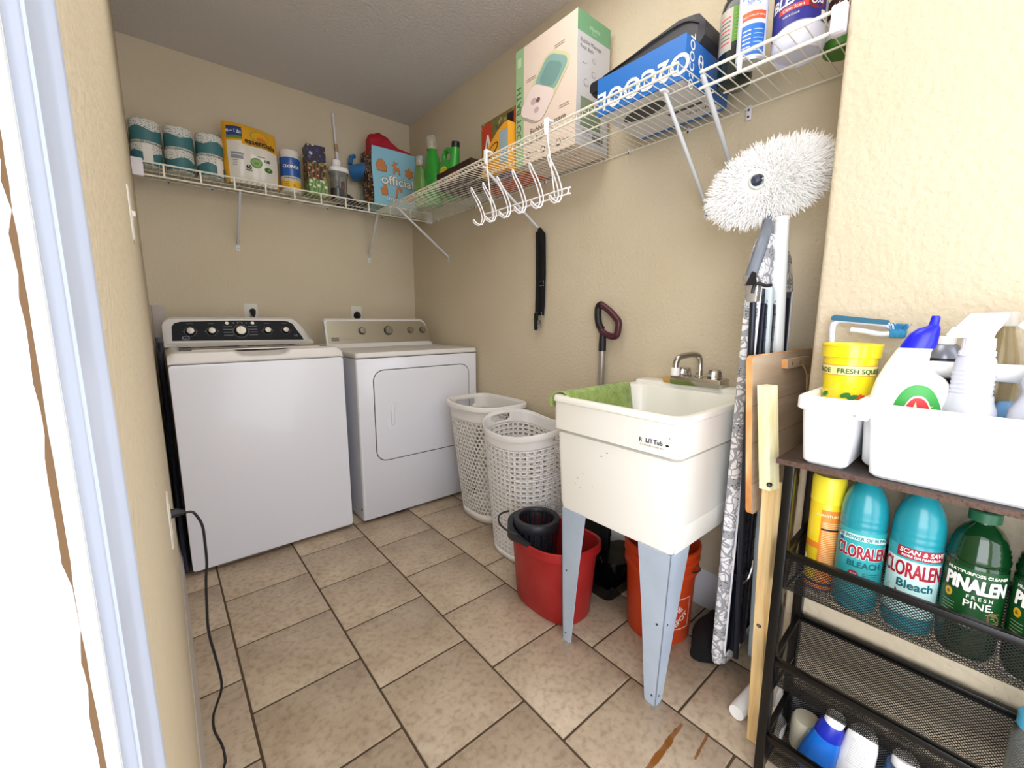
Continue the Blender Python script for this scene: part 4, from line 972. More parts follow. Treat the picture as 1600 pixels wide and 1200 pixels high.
tag(m.build('carton',None,(1.2,.03,ZR)),'dark brown carton printed with flames lying flat beside the green jug','box')
m=MB(); m.box(1.312,.045,ZR,1.424,.335,ZR+.06,mat('carton_grey_white','#BDB9B2',.6),r=.001,seg=1,smooth=False)
tag(m.build('carton',None,(1.37,.19,ZR)),'flat greyish white carton against the wall, behind the brown flame carton','box')
# orange food carton + yellow package
ORC=mat('carton_orange','#C8502A',.45); OLV=ramp_mat('carton_photo_print','#6E6A3C',floral('#6E6A3C',['#8A7A3A','#4E5A3A','#B8A070','#7A4A2C','#9AA06A'],42),.5)
m=MB(); m.box(1.305,-.343,ZR,1.424,.035,ZR+.330,ORC,r=.001,seg=1,smooth=False)
Y=lambda u,v,w=0: Vector((1.305-w,.035-u,ZR+v))
m.patch(.004,.318,.376,.328,Y,OLV,w=.0006); m.patch(.085,.20,.26,.318,Y,OLV,w=.0006); m.patch(.0,.004,.008,.325,Y,OLV,w=.0006)
m.patch(.006,.09,.090,.318,Y,mat('carton_red_orange','#C23C22',.45),w=.0009)
m.poly([(.014,.14),(.048,.265),(.062,.265),(.086,.19),(.070,.20),(.052,.235),(.036,.155),(.030,.14)],Y,WHTX,w=.0014); m.poly([(.042,.165),(.060,.225),(.070,.19),(.055,.16)],Y,WHTX,w=.0014)
m.text('OZARK TRAIL',.045,.118,.015,Y,WHTX,w=.0014,bold=.0003); m.patch(.215,.215,.262,.312,Y,BLK,w=.0012)
tag(m.build('carton',None,(1.36,-.2,ZR)),'tall orange printed carton against the wall beside the foot bath box','box')
YP2=thing('package','yellow rounded package standing in front of the orange carton','package',(1.22,-.25,ZR))
m=MB(); poly=[(0,0),(.20,0),(.20,.20),(.17,.198),(.12,.175),(.06,.135),(.012,.07)]; Y=lambda u,v,w=0: Vector((1.298-w,-.13-u,ZR+v))
m.prism(poly,Y,.0,.115,mat('package_yellow','#D8982A',.4)); m.build('pouch_body',YP2)
m=MB(); Y2=lambda u,v,w=0: Vector((1.183-w,-.13-u,ZR+v)); m.blob(.085,.105,.05,.020,Y2,BKT,w=.0006,ang=.5); m.blob(.085,.105,.043,.014,Y2,MATS['package_yellow'],w=.0012,ang=.5);
m.patch(.14,.03,.20,.17,Y2,mat('package_grey_blue','#8FA2AC',.5),w=.0005)
m.patch(.02,.02,.17,.10,lambda u,v,w=0: Vector((1.19+v,-.13-u,ZR-.0006-w)),mat('package_purple','#7C5A86',.5)); m.build('print',YP2)
# foot bath box
FB=thing('foot_bath_box','tall pale pink and green foot bath carton on the long shelf','box',(1.31,-.52,ZR))
FPK=mat('carton_blush','#D8C6B8',.55); FGR=mat('carton_sage','#8FB086',.55); FG2=mat('carton_sage_dark','#6F9F78',.55); FGY=mat('carton_grey','#BFBEC2',.55); TXG=mat('text_dark_sage','#4E6B4C',.6); TXB=mat('text_brown_grey','#6A5A52',.6)
fx0,fx1,fy0,fy1,fh=1.218,1.416,-.70,-.345,.475
m=MB(); m.box(fx0,fy0,ZR,fx1,fy1,ZR+fh,FPK,r=.0012,seg=1,smooth=False)
Y=lambda u,v,w=0: Vector((fx0-.0004-w,fy1-u,ZR+v))           # front, u to the right seen from the room
X=lambda u,v,w=0: Vector((fx0+u,fy0-.0004-w,ZR+v))
m.patch(0,0,.052,fh,Y,FGR); m.text('FOOT BATH',.036,.205,.044,Y,TXG,w=.0008,rot=PI/2,bold=.0006)
m.patch(.012,.405,.036,.44,Y,mat('sage_pale','#B4CBA8',.6),w=.0006)
m.text('Bubble Massage',.20,.112,.033,Y,TXB,w=.0006,bold=.0003); m.text('Foot Bath',.125,.076,.033,Y,TXB,w=.0006,bold=.0003)
for u in (.085,.175,.265):
    m.blob(u,.032,.014,.014,Y,TXB,w=.0006); m.blob(u,.032,.009,.009,Y,FPK,w=.0012); m.patch(u+.02,.034,u+.055,.036,Y,TXB,w=.0006); m.patch(u+.02,.027,u+.05,.029,Y,TXB,w=.0006)
# product picture printed on the carton
TUBP=mat('print_teal','#7FA29C',.6); TUBQ=mat('print_pale_yellow','#C6C29A',.6); TUBW=mat('print_pink_white','#DCCBC6',.6); TUBS=mat('print_shadow_grey','#A49C92',.6)
c,s=math.cos(.62),math.sin(.62)
def tr(P,cu=.178,cv=.262): return [(cu+a*c*.75+b*s*.75,cv-a*s*.9*-1*-1+b*c) for a,b in P]
def tr(P,cu=.182,cv=.272): return [(cu+(a*c+b*s)*1.28,cv+(-a*s+b*c)*.95) for a,b in P]
rr=lambda w_,h_,r,dy=0: [(x,y+dy) for x,y in rrect(-w_,-h_,w_,h_,r,5)]
m.poly(tr(rr(.068,.125,.045,-.008)),Y,TUBS,w=.0006); m.poly(tr(rr(.068,.120,.045)),Y,TUBQ,w=.0008); m.poly(tr(rr(.058,.060,.032,.048)),Y,TUBP,w=.0012); m.poly(tr([(x,y) for x,y in rr(.066,.062,.03,-.062)]),Y,TUBW,w=.0016)
m.poly(tr(rr(.040,.040,.02,.045)),Y,mat('print_teal_dark','#6B918C',.6),w=.0018)
for a,b,r_ in ((-.02,-.06,.014),(.015,-.085,.012)): m.poly(tr([(a+r_*math.cos(k),b+r_*math.sin(k)) for k in [2*PI*i/16 for i in range(16)]]),Y,mat('print_mauve','#B9A4A8',.6),w=.002)
m.poly(tr([(.0+.010*math.cos(k),-.05+.010*math.sin(k)) for k in [2*PI*i/16 for i in range(16)]]),Y,TXB,w=.0022)
for u,v in ((.235,.395),(.235,.387),(.07,.335),(.07,.327),(.265,.165),(.265,.157)): m.patch(u,v,u+.055,v+.0018,Y,TXB,w=.0006)
m.text('Bubble Massage',.012,fh-.118,.021,X,TXB,align='l',w=.0008) if 0 else None
m.patch(0,0,fx1-fx0,fh-.072,X,FGY); m.patch(0,fh-.072,fx1-fx0,fh,X,FG2)
m.text('equate',.10,fh-.047,.024,X,mat('sage_text','#B4D4B4',.6),w=.0006); m.text('BEAUTY',.10,fh-.060,.008,X,MATS['sage_text'],w=.0006)
m.text('Bubble Massage',.018,fh-.105,.020,X,TXB,align='l',w=.0006); m.text('Foot Bath',.018,fh-.127,.020,X,TXB,align='l',w=.0006)
m.patch(.02,.045,.12,.175,X,OLV,w=.0006) if 0 else m.patch(.025,.075,.15,.18,X,mat('carton_photo_green','#7A8A70',.6),w=.0006)
for k,(u,v,r_) in enumerate(((.10,.325,.010),(.10,.275,.012),(.10,.215,.014),(.055,.235,.014))): m.blob(u,v,r_,r_,X,GRY,w=.0006); m.blob(u,v,r_*.8,r_*.8,X,FGY,w=.0011)
m.patch(.03,.300,.055,.3015,X,TXB,w=.0006); m.text('XXXL',.06,.05,.018,X,BKT,w=.0006)
for q in range(9): m.patch(.10+q*.008,.03,.1035+q*.008+.002*(q%2),.062,X,BKT,w=.0006)
U=lambda u,v,w=0: Vector((fx0+u,fy1-v,ZR-.0006-w))
m.patch(.008,.03,.010,.33,U,BKT); m.patch(.09,.03,.093,.12,U,BKT); m.patch(.09,.2,.093,.30,U,BKT); m.build('carton',FB)
# blue fan box, upside down, with a tool case lying on top behind it
BBX=mat('carton_blue','#1F66B4',.4); BBD=mat('carton_blue_dark','#1B559A',.4)
O2=thing('fan_box','blue carton with upside-down white lettering lying on the long shelf','box',(1.26,-1.05,ZR))
ox0,ox1,oy0,oy1,oh=1.118,1.395,-1.198,-.885,.118
m=MB(); m.box(ox0,oy0,ZR,ox1,oy1,ZR+oh,BBX,r=.0012,seg=1,smooth=False)
Y=lambda u,v,w=0: Vector((ox0-.0004-w,oy1-u,ZR+v)); X=lambda u,v,w=0: Vector((ox0+u,oy0-.0004-w,ZR+v))
m.text('O2COOL',.165,.068,.080,Y,WHTX,w=.0008,rot=PI,bold=.0014,sx=.98)
m.text('O2COOL',.048,.056,.036,X,WHTX,w=.0008,rot=PI/2,bold=.0005); m.blob(.088,.070,.016,.020,X,WHTX,w=.0008); m.blob(.088,.079,.007,.0075,X,BBX,w=.0014); m.blob(.088,.061,.007,.0075,X,BBX,w=.0014)
U=lambda u,v,w=0: Vector((ox0+u,oy1-v,ZR-.0006-w))
m.patch(.004,.004,ox1-ox0-.022,oy1-oy0-.006,U,mat('carton_underside_pale','#CFCDD0',.55)); m.blob(.085,.13,.035,.085,U,mat('print_charcoal','#3E3D42',.6),w=.0005,ang=.15); m.patch(.16,.17,.175,.29,U,MATS['print_charcoal'],w=.0005)
m.text('AC POWER',.215,.26,.02,lambda u,v,w=0: U(u,v,w),BKT,w=.0006,rot=PI/2)
m.build('carton',O2)
TCB=mat('case_charcoal','#2E2D31',.45,bump=(300,.2,.0005)); 
TC=thing('tool_case','dark charcoal moulded tool case lying on top of the blue carton','tool case',(1.30,-1.0,ZR+oh))
pl=[(-.15,.0),(-.11,.0),(-.06,.002),(.24,.002),(.255,.02),(.255,.055),(.235,.083),(.19,.090),(.08,.075),(-.06,.052),(-.12,.045),(-.155,.030),(-.162,.014)]
Y=lambda u,v,w=0: Vector((1.185+w,-.955-u,ZR+oh+v))
m=MB(); m.loft([[Y(u*(1-i),v*(1-i*.6)+.001,w) for u,v in pl] for i,w in ((.06,0),(0,.012),(0,.205),(.05,.215))],TCB,True,True); m.build('shell',TC)
m=MB(); m.tube(smoothpts([Y(-.10,.045,-.001),Y(0,.055,-.0035),(Y(.12,.070,-.004)),Y(.2,.072,-.0035),Y(.243,.05,-.002)],4),.0025,mat('case_seam','#17171A',.5),6); m.build('seam',TC)
m=MB(); m.loft([[Y(u,v,w) for u,v in rrect(-.155,.006,-.075,.042,.012,4)] for w in (-.006,.01)],BLK,True,True); m.build('latch',TC)
# small dark item behind, black-green canister, spray can, white tub, last jar
CN=thing('canister','dark green and black canister with a green label on the near shelf','canister',(1.285,-1.245,ZR))
cx_,cy_=1.290,-1.262; DG=mat('canister_dark','#10201C',.25,coat=.4)
zc=ZS+.006
m=MB(); m.lathe([(.0,.0),(.034,.0),(.044,.006),(.047,.018),(.047,.20),(.043,.222),(.030,.240),(.016,.248),(.0,.25)],cx_,cy_,DG,zc,40,False,False); m.build('body',CN)
a=tocam(cx_,cy_); f=cyl(cx_,cy_,.047,a,.0007,zc)
m=MB(); m.patch(-.035,.105,.060,.196,f,mat('canister_label_green','#5E9A2C',.4),20,1); m.patch(-.10,.085,-.014,.196,f,mat('canister_label_silver','#B9B4AA',.35),16,1,w=.0004)
for q in range(7): m.patch(-.05,.105+q*.011,-.02,.108+q*.011,f,(TXB,GRD)[q%3==0],4,1,w=.0008)
for q in range(8): m.patch(-.008,.112+q*.009,.050,.1145+q*.009,f,mat('canister_label_lime','#7FB848',.4),10,1,w=.0006)
m.build('label',CN)
m=MB(); m.lathe([(.028,.236),(.034,.240),(.036,.27),(.030,.275),(.0,.275)],cx_,cy_,BLK,zc,30,False,False); m.build('cap',CN)
SP=thing('aerosol_can','blue and white disinfectant spray can beside the dark canister','spray can',(1.20,-1.339,zc))
cx_,cy_=1.205,-1.338; a=tocam(cx_,cy_); r_=.0345
m=MB(); m.lathe([(.0,.003),(.028,.003),(.032,.0),(r_,.004),(r_,.20),(.032,.206),(.026,.215),(.0,.22)],cx_,cy_,mat('can_silver','#C8CAD2',.3,.6),zc,36,False,False); m.build('can',SP)
m=MB(); f=cyl(cx_,cy_,r_,a,.0006,zc); m.patch(-.09,.006,.09,.20,f,mat('can_white','#DCE0EC',.4),26,1); m.patch(-.026,.01,.034,.084,f,mat('can_blue','#2C6CC0',.4),10,1,w=.0004); m.patch(-.026,.084,.034,.094,f,WHTX,10,1,w=.0004); m.patch(-.026,.094,.034,.114,f,mat('can_orange','#E05A34',.4),10,1,w=.0004)
for q in range(6): m.patch(-.022,.018+q*.010,-.002,.0205+q*.010,f,WHTX,4,1,w=.0009); m.patch(.004,.018+q*.010,.028,.020+q*.010,f,mat('can_paleblue','#9CC0E8',.4),4,1,w=.0009)
m.text('Disinfectant',.002,.148,.013,f,MATS['can_blue'],w=.0006); m.text('Spray',.002,.133,.016,f,MATS['can_blue'],w=.0006); m.text('KILLS 99.9% OF GERMS',.004,.101,.0055,f,WHTX,w=.001); m.blob(.0,.155,.028,.030,f,mat('can_sky','#BFD4F0',.4),w=.0003); m.build('label',SP)
m=MB(); m.lathe([(.026,.213),(.031,.215),(.031,.262),(.028,.266),(.0,.266)],cx_,cy_,WHP,zc,30,False,False); m.build('cap',SP)
OX=thing('bleach_tub','round white tub with a dark blue label on the near shelf','tub',(1.25,-1.43,zc))
cx_,cy_=1.262,-1.432; a=tocam(cx_,cy_); r_=.060; OXW=mat('tub_white','#D6D8EC',.35); OXB=mat('tub_blue','#2A2A86',.35)
pr=[(.0,.006),(.046,.006),(.052,.0),(.057,.004),(.0605,.014),(.0605,.030),(.0595,.034),(.0595,.16),(.056,.166),(.0,.166)]
m=MB(); m.lathe(pr,cx_,cy_,OXW,zc,44,False,False); m.build('tub_body',OX)
m=MB(); f=cyl(cx_,cy_,.0605,a,.0007,zc)
def wav(u): return .042+.016*math.cos(u*18)
vs=[];n=26
for i in range(n+1):
    u=-.085+.150*i/n; vs+=[f(u,wav(u-.0)),f(u,.155)]
m.add(vs,[(2*i,2*i+2,2*i+3,2*i+1) for i in range(n)],OXB,True)
m.text('BLEACH',-.012,.103,.034,f,WHTX,w=.0008,bold=.001,slant=.2); m.patch(-.05,.086,.018,.098,f,mat('tub_red','#D03A34',.4),10,1,w=.0006); m.text('Clean Scent',-.016,.0885,.010,f,WHTX,w=.0012); m.text('FREE & CLEAR',-.02,.074,.006,f,WHTX,w=.001)
m.blob(.036,.092,.020,.016,f,mat('tub_maroon','#7A2634',.4),w=.0007); m.text('OXI',.036,.088,.016,f,WHTX,w=.0012,bold=.0004); m.patch(.048,.063,.060,.074,f,WHTX,4,1,w=.0009); m.build('label',OX)
m=MB(); m.lathe([(.058,.164),(.063,.166),(.063,.180),(.059,.185),(.0,.185)],cx_,cy_,WHP,zc,44,False,False); m.build('lid',OX)
LJ=thing('jar','white jar with striped label and green base at the end of the near shelf','jar',(1.32,-1.505,zc))
cx_,cy_=1.330,-1.516; a=tocam(cx_,cy_)
m=MB(); m.lathe([(.0,.0),(.038,.0),(.042,.004),(.042,.020),(.0415,.022),(.0415,.12),(.035,.135),(.0,.137)],cx_,cy_,WHP,zc,36,False,False); m.lathe([(.0,-.0005),(.0385,-.0005),(.0425,.004),(.0425,.026),(.0,.027)],cx_,cy_,mat('jar_green','#3E7A20',.4),zc,36,False,False); m.build('body',LJ)
m=MB(); f=cyl(cx_,cy_,.0415,a,.0006,zc); m.patch(-.05,.075,.05,.12,f,mat('jar_label_brown','#4A2A20',.4),14,1)
for q in range(6): m.text('/',-.03+q*.011,.082,.032,f,WHTX,w=.0005,bold=.0004)
m.build('label',LJ)
# ================================================================= THINGS LEANING AGAINST THE RIGHT WALL
def damask2(nt,tc):
    n=nd(nt,'ShaderNodeTexNoise',Scale=22,Detail=1); nt.links.new(tc.outputs['Object'],n.inputs['Vector'])
    mx=nd(nt,'ShaderNodeVectorMath',operation='MULTIPLY_ADD'); nt.links.new(n.outputs['Color'],mx.inputs[0]); mx.inputs[1].default_value=(.035,.035,.035); nt.links.new(tc.outputs['Object'],mx.inputs[2])
    v=nd(nt,'ShaderNodeTexVoronoi',Scale=20); v.feature='F1'; nt.links.new(mx.outputs[0],v.inputs['Vector'])
    v2=nd(nt,'ShaderNodeTexVoronoi',Scale=45); v2.feature='DISTANCE_TO_EDGE'; nt.links.new(mx.outputs[0],v2.inputs['Vector'])
    k1=cramp(nt,[(.0,'#FFFFFF'),(.10,'#000000'),(.24,'#FFFFFF'),(.50,'#000000'),(.62,'#FFFFFF')],'CONSTANT'); nt.links.new(v.outputs['Distance'],k1.inputs[0])
    k2=cramp(nt,[(.0,'#000000'),(.055,'#FFFFFF')],'CONSTANT'); nt.links.new(v2.outputs['Distance'],k2.inputs[0])
    k=nd(nt,'ShaderNodeMath',operation='MULTIPLY'); nt.links.new(k1.outputs[0],k.inputs[0]); nt.links.new(k2.outputs[0],k.inputs[1])
    mm=nd(nt,'ShaderNodeMix',data_type='RGBA'); nt.links.new(k.outputs[0],mm.inputs[0]); mm.inputs[6].default_value=lin('#9B9CA2'); mm.inputs[7].default_value=lin('#E9E9EC')
    # scalloped dotted bands
    s=nd(nt,'ShaderNodeTexVoronoi',Scale=150); nt.links.new(tc.outputs['Object'],s.inputs['Vector'])
    sp=nd(nt,'ShaderNodeSeparateXYZ'); nt.links.new(tc.outputs['Object'],sp.inputs[0])
    a=nd(nt,'ShaderNodeMath',operation='MULTIPLY'); nt.links.new(sp.outputs[2],a.inputs[0]); a.inputs[1].default_value=6.3
    b=nd(nt,'ShaderNodeMath',operation='FRACT'); nt.links.new(a.outputs[0],b.inputs[0])
    c=nd(nt,'ShaderNodeMath',operation='LESS_THAN'); nt.links.new(b.outputs[0],c.inputs[0]); c.inputs[1].default_value=.16
    d=nd(nt,'ShaderNodeMath',operation='LESS_THAN'); nt.links.new(s.outputs['Distance'],d.inputs[0]); d.inputs[1].default_value=.30
    m2=nd(nt,'ShaderNodeMix',data_type='RGBA'); nt.links.new(d.outputs[0],m2.inputs[0]); m2.inputs[6].default_value=lin('#A5A6AC'); m2.inputs[7].default_value=lin('#33343C')
    m3=nd(nt,'ShaderNodeMix',data_type='RGBA'); nt.links.new(c.outputs[0],m3.inputs[0]); nt.links.new(mm.outputs[2],m3.inputs[6]); nt.links.new(m2.outputs[2],m3.inputs[7])
    return m3.outputs[2]
FLO=ramp_mat('damask_cover','#A5A6AC',damask2,.8); NVY=mat('navy_metal','#171C2B',.35,.3); PIP=mat('white_piping','#E6E6EA',.7)
IB=thing('ironing_board','folded ironing board with grey and white floral cover standing on its end','ironing board',(1.26,-1.42,0))
def bout(d,n=8):
    """board outline in (x,z), inset by d: round tail at the floor, tapering nose on top"""
    P=[]
    L=[(1.105,.10),(1.105,.9),(1.106,1.22),(1.118,1.28),(1.15,1.325),(1.22,1.345),(1.30,1.33),(1.36,1.29),(1.405,1.20),(1.425,.9),(1.425,.10),(1.41,.055),(1.37,.032),(1.26,.028),(1.16,.032),(1.12,.055)]
    cx,cz=1.265,.7
    N=len(L)
    for i,(x,z) in enumerate(L):
        ax,az=L[i-1]; bx,bz_=L[(i+1)%N]; tx,tz=bx-ax,bz_-az; l=math.hypot(tx,tz); nx,nz=tz/l,-tx/l
        X_,Z_=x+nx*d,z+nz*d
        if d>.02: Z_=min(max(Z_,.085),1.17+.02*(d<.03))
        P.append((X_,Z_))
    return P
sh=lambda z: -.015*(z/1.4)           # slight lean toward the wall corner
def R3(P,y): return [(x,y+sh(z),z) for x,z in P]
m=MB()
m.loft([R3(bout(.010),-1.398),R3(bout(.002),-1.401),R3(bout(0),-1.406),R3(bout(0),-1.412),R3(bout(.003),-1.420),R3(bout(.010),-1.426),R3(bout(.024),-1.428)],FLO,True,False)
m.build('cover',IB)
m=MB(); q=R3(bout(.026),-1.429); m.tube(q,.0035,PIP,6,closed=True); m.build('piping',IB)
m=MB(); m.loft([R3(bout(.024),-1.428),R3(bout(.035),-1.427),R3(bout(.040),-1.420)],NVY,False,True,True); m.build('metal_underside',IB)
m=MB()
for x0_,x1_,y_ in ((1.150,1.185,-1.440),(1.20,1.232,-1.443)):
    m.box(x0_,y_-.010,.10,x1_,y_+.010,1.15,NVY,r=.006,T=Matrix.Rotation(0,4,'X'))
    for k in range(30):
        z=.14+k*.035
        for dx in (.010,.024): m.prism([(.0028*math.cos(a),.0028*math.sin(a)) for a in [2*PI*i/6 for i in range(6)]],lambda u,v,w=0: Vector((x0_+dx+u,y_-.0101-w,z+v)),0,.0004,mat('punched_hole','#05060A',.8))
m.build('folded_legs',IB)
for z in (.34,.905):
    m=MB(); m.box(1.138,-1.456,z,1.188,-1.428,z+.022,NVY,r=.004); m.build('cross_bar',IB)
m=MB(); m.tube(smoothpts([(1.15,-1.456,.335),(1.17,-1.463,.345),(1.185,-1.466,.375),(1.20,-1.462,.39)],4),.0035,STL,6); m.build('latch',IB)
# microfibre mop standing head up
MP=thing('mop','fluffy white microfibre mop standing head-up with a grey handle','mop',(1.24,-1.42,0))
MF=mat('microfibre_white','#F1F0EE',.9,sheen=.3); GRH=mat('mop_grey','#6E747F',.4)
hc=Vector((1.215,-1.409,1.472)); view=(Vector((CX,CY,CZ+.35))-hc).normalized()
ax=Vector((.02,-.158,.052)).normalized(); ax=(ax-view*ax.dot(view)*.8).normalized(); up_=view.cross(ax).normalized(); nn=ax.cross(up_).normalized()
if nn.dot(view)<0: nn=-nn
A_,B_,C_=.138,.086,.030
random.seed(11)
m=MB()
def ell(th,ph,k=1.0): return hc+ax*(A_*k*math.cos(ph)*math.cos(th))+up_*(B_*k*math.cos(ph)*math.sin(th))+nn*(C_*k*math.sin(ph))
m.loft([[ell(2*PI*i/36,-PI/2+PI*j/12) for i in range(36)] for j in range(1,12)],MF,True,True)
hole=hc+ax*(-.022)+up_*(.012)+nn*.03
def strands(n,lo,hi,wd):
    for _ in range(n):
        th=random.uniform(0,2*PI); rr=math.sqrt(random.random()); 
        base=hc+ax*(A_*rr*math.cos(th))+up_*(B_*rr*math.sin(th))+nn*(C_*math.sqrt(max(0,1-rr*rr))*(1 if random.random()<.9 else -1))
        if (base-hole).length<.028: continue
        rad=(ax*math.cos(th)+up_*math.sin(th))
        d=(rad*(.25+1.1*rr*rr)+nn*(.55*(1-rr*.75))+Vector((random.gauss(0,.35),random.gauss(0,.35),random.gauss(0,.35)))).normalized()
        L_=random.uniform(lo,hi); curl=Vector((random.gauss(0,1),random.gauss(0,1),random.gauss(0,1)-.8)).normalized()*.6
        side=d.cross(view); side=side.normalized() if side.length>1e-4 else up_
        p=base; pts=[]
        for k in range(4):
            pts.append(p); p=p+(d+curl*(k*.28)).normalized()*(L_/3)
        vs=[]
        for k,q in enumerate(pts):
            ww=wd*(1,.95,.8,.35)[k]; vs+=[q-side*ww,q+side*ww]
        m.add(vs,[(0,1,3,2),(2,3,5,4),(4,5,7,6)],MF)
strands(5200,.020,.036,.0011)
m.build('mop_head',MP)
m=MB(); T_=Matrix.Translation(hole)@nn.to_track_quat('Z','Y').to_matrix().to_4x4()
m.lathe([(.0,-.01),(.021,-.01),(.023,.004),(.020,.009),(.016,.009),(.014,.0),(.0,-.004)],0,0,mat('mop_collar','#C8CCC6',.4),0,24,False,False,T=T_); m.build('collar',MP)
m=MB(); m.lathe([(.0,-.01),(.0155,-.006),(.0135,.004),(.009,.011),(.0,.014)],0,0,mat('joint_dark','#2E3444',.3),0,20,False,False,T=T_@Matrix.Translation((-.004,.003,.004))); m.build('ball_joint',MP)
m=MB(); m.tube(smoothpts([(1.215,-1.412,1.42),(1.190,-1.4235,1.352),(1.130,-1.437,1.308),(1.105,-1.4345,1.2552),(1.090,-1.4303,1.2145)],5),[.011]*5+[.0135]*5+[.0142]*11,GRH,14)
for k in range(7):
    t=k/7; y=-1.4368+t*.0028; z=1.303-t*.055; m.tube([(1.1285-t*.024,y,z+.0012),(1.1278-t*.024,y,z-.0012)],.0149,mat('mop_grey_dark','#5B616C',.5),14)
m.build('neck',MP)
m=MB(); m.loft([[(x,y,z+.004) for x,y in rrect(1.068,y0_,1.094,y1_,.003,2)] for z,y0_,y1_ in ((1.214,-1.4500,-1.4170),(1.200,-1.4570,-1.4215),(1.185,-1.4580,-1.4260),(1.147,-1.4560,-1.4320))],mat('clamp_steel','#C9C9CE',.25,.8),True,True,False); m.build('clamp',MP)
m=MB(); m.tube(smoothpts([(1.066,-1.4470,1.172),(1.066,-1.4500,1.190),(1.068,-1.4600,1.196),(1.080,-1.4700,1.190),(1.10,-1.4760,1.192)],5),.0042,BLK,8); m.prism([(-.012,.0),(.014,.0),(.010,.030),(.002,.034)],lambda u,v,w=0: Vector((1.066-w,-1.4420-u,1.192+v)),0,.006,BLK); m.build('lever',MP)
m=MB(); m.tube([(1.084,-1.444,1.150),(1.150,-1.4555,.09)],.0080,mat('pole_dark','#2A2E38',.3,.5),12); m.build('pole',MP)
# two white poles behind
m=MB(); m.tube([(1.360,-1.470,.003),(1.290,-1.459,.65),(1.221,-1.4485,1.337),(1.218,-1.448,1.372)],[.0185]*4,mat('pole_white','#E8EEF0',.3,coat=.3),18); m.tube([(1.218,-1.448,1.370),(1.2175,-1.448,1.380)],.0195,WHP,18)
tag(m.build('pole',None,(1.36,-1.470,0)),'thick glossy white pole leaning behind the ironing board','pole')
m=MB(); m.loft([[(x+dx,y,z) for x,y in rrect(1.165,-1.4570,1.185,-1.4400,.003,2)] for z,dx in ((.003,.135),(.3,.11),(.6,.075),(1.03,.012),(1.175,.002),(1.190,.0))],mat('pale_blue_white','#D5E3EC',.35),True,True)
tag(m.build('flat_pole',None,(1.21,-1.455,0)),'narrow pale white flat pole between the ironing board and the thick white pole','pole')
# folded wooden tray table
def wood(c1,c2,c3,sc=1,stretch=(1,1,12)):
    def b(nt,tc):
        mp=nd(nt,'ShaderNodeMapping'); mp.inputs['Scale'].default_value=tuple(1/s_*sc for s_ in stretch); nt.links.new(tc.outputs['Object'],mp.inputs['Vector'])
        n=nd(nt,'ShaderNodeTexNoise',Scale=60,Detail=6,Distortion=.6); nt.links.new(mp.outputs[0],n.inputs['Vector'])
        r=cramp(nt,[(.3,c1),(.5,c2),(.7,c3)]); nt.links.new(n.outputs['Fac'],r.inputs[0]); return r.outputs[0]
    return b
WDK=ramp_mat('wood_board','#BCA58C',wood('#AE9880','#BAA58D','#C4B09A',.6,(8,1,1)),.5)
WDE=ramp_mat('wood_edge','#D69A5E',wood('#C07E44','#D8A066','#E8C08C',.35,(1,1,2.2)),.5)
WDP=ramp_mat('wood_pine','#DDBB82',wood('#C99E62','#DDBC84','#EBD2A0',1,(1,1,14)),.5); WDP2=ramp_mat('wood_pale','#EAE0B0',wood('#DED09A','#EBE2B8','#F3ECCB',1,(1,1,14)),.5)
TT=thing('folding_tray_table','folded wooden tray table leaning beside the ironing board','tray table',(1.18,-1.5,0))
def pp(x,z,d=0):      # board plane, d toward the camera
    k=(x-.965)/.46; d=d*.68; return Vector((x,-1.482-.006*k+(1.026-z)*-.075-d-.0,z))
m=MB()
zb,zt_=.632,1.020
o=rrect(.965,zb,1.418,zt_,.016,4)
m.loft([[pp(x,z,0) for x,z in o],[pp(x,z,.0185) for x,z in o]],WDE,True,False,True)
m.loft([[pp(x,z,.0185) for x,z in o],[pp(x+(.0015 if x<1.2 else -.0015),z+(.0015 if z<.8 else -.0015),.0198) for x,z in o]],WDE,False,False,True)
m.add([pp(x+(.0015 if x<1.2 else -.0015),z+(.0015 if z<.8 else -.0015),.0198) for x,z in o],[tuple(range(len(o)))],WDK)
m.build('tabletop',TT)
m=MB(); 
for z in (.71,.81,.90): m.add([pp(.967,z,.0201),pp(1.416,z,.0201),pp(1.416,z+.0015,.0201),pp(.967,z+.0015,.0201)],[(0,1,2,3)],mat('wood_joint','#7F6A4C',.6))
m.build('board_joint_lines',TT)
m=MB(); Q=lambda a,b,c: (pp(a,b,c))
m.loft([[pp(x,z,.020) for x,z in rrect(1.155,.978,1.335,1.002,.002,1)],[pp(x,z,.040) for x,z in rrect(1.155,.978,1.335,1.002,.002,1)]],WDK,True,True,False); m.loft([[pp(1.1545-dx,z,d) for d,z in ((.0205,.979),(.0395,.979),(.0395,1.001),(.0205,1.001))] for dx in (0,.0012)],WDE,True,True,False); m.build('cleat',TT)
for x,z in ((1.19,.99),(1.25,.99),(1.30,.99)):
    m=MB(); f_=lambda u,v,w=0: pp(x+u,z+v,.040+w); m.prism([(.004*math.cos(2*PI*i/10),.004*math.sin(2*PI*i/10)) for i in range(10)],f_,0,.002,mat('brass','#B89B5A',.3,1)); m.build('screw',TT)
m=MB(); m.tube(smoothpts([pp(1.225,.985,.060),pp(1.235,.965,.068),pp(1.243,.94,.068),pp(1.26,.80,.060),pp(1.268,.70,.05),pp(1.274,.66,.035)],5),.0022,mat('brass_pale','#D8C48E',.3,.8),6); m.build('hook_wire',TT)
m=MB()
def plank(x0,x1,P0,P1,w,d,mt):   # x0..x1 at the top and bottom centres
    m.loft([[Vector((c[0]+i*w/2,c[1]+j*d/2,c[2])) for i,j in ((-1,-1),(1,-1),(1,1),(-1,1))] for c in (P0,P1)],mt,True,True,False)
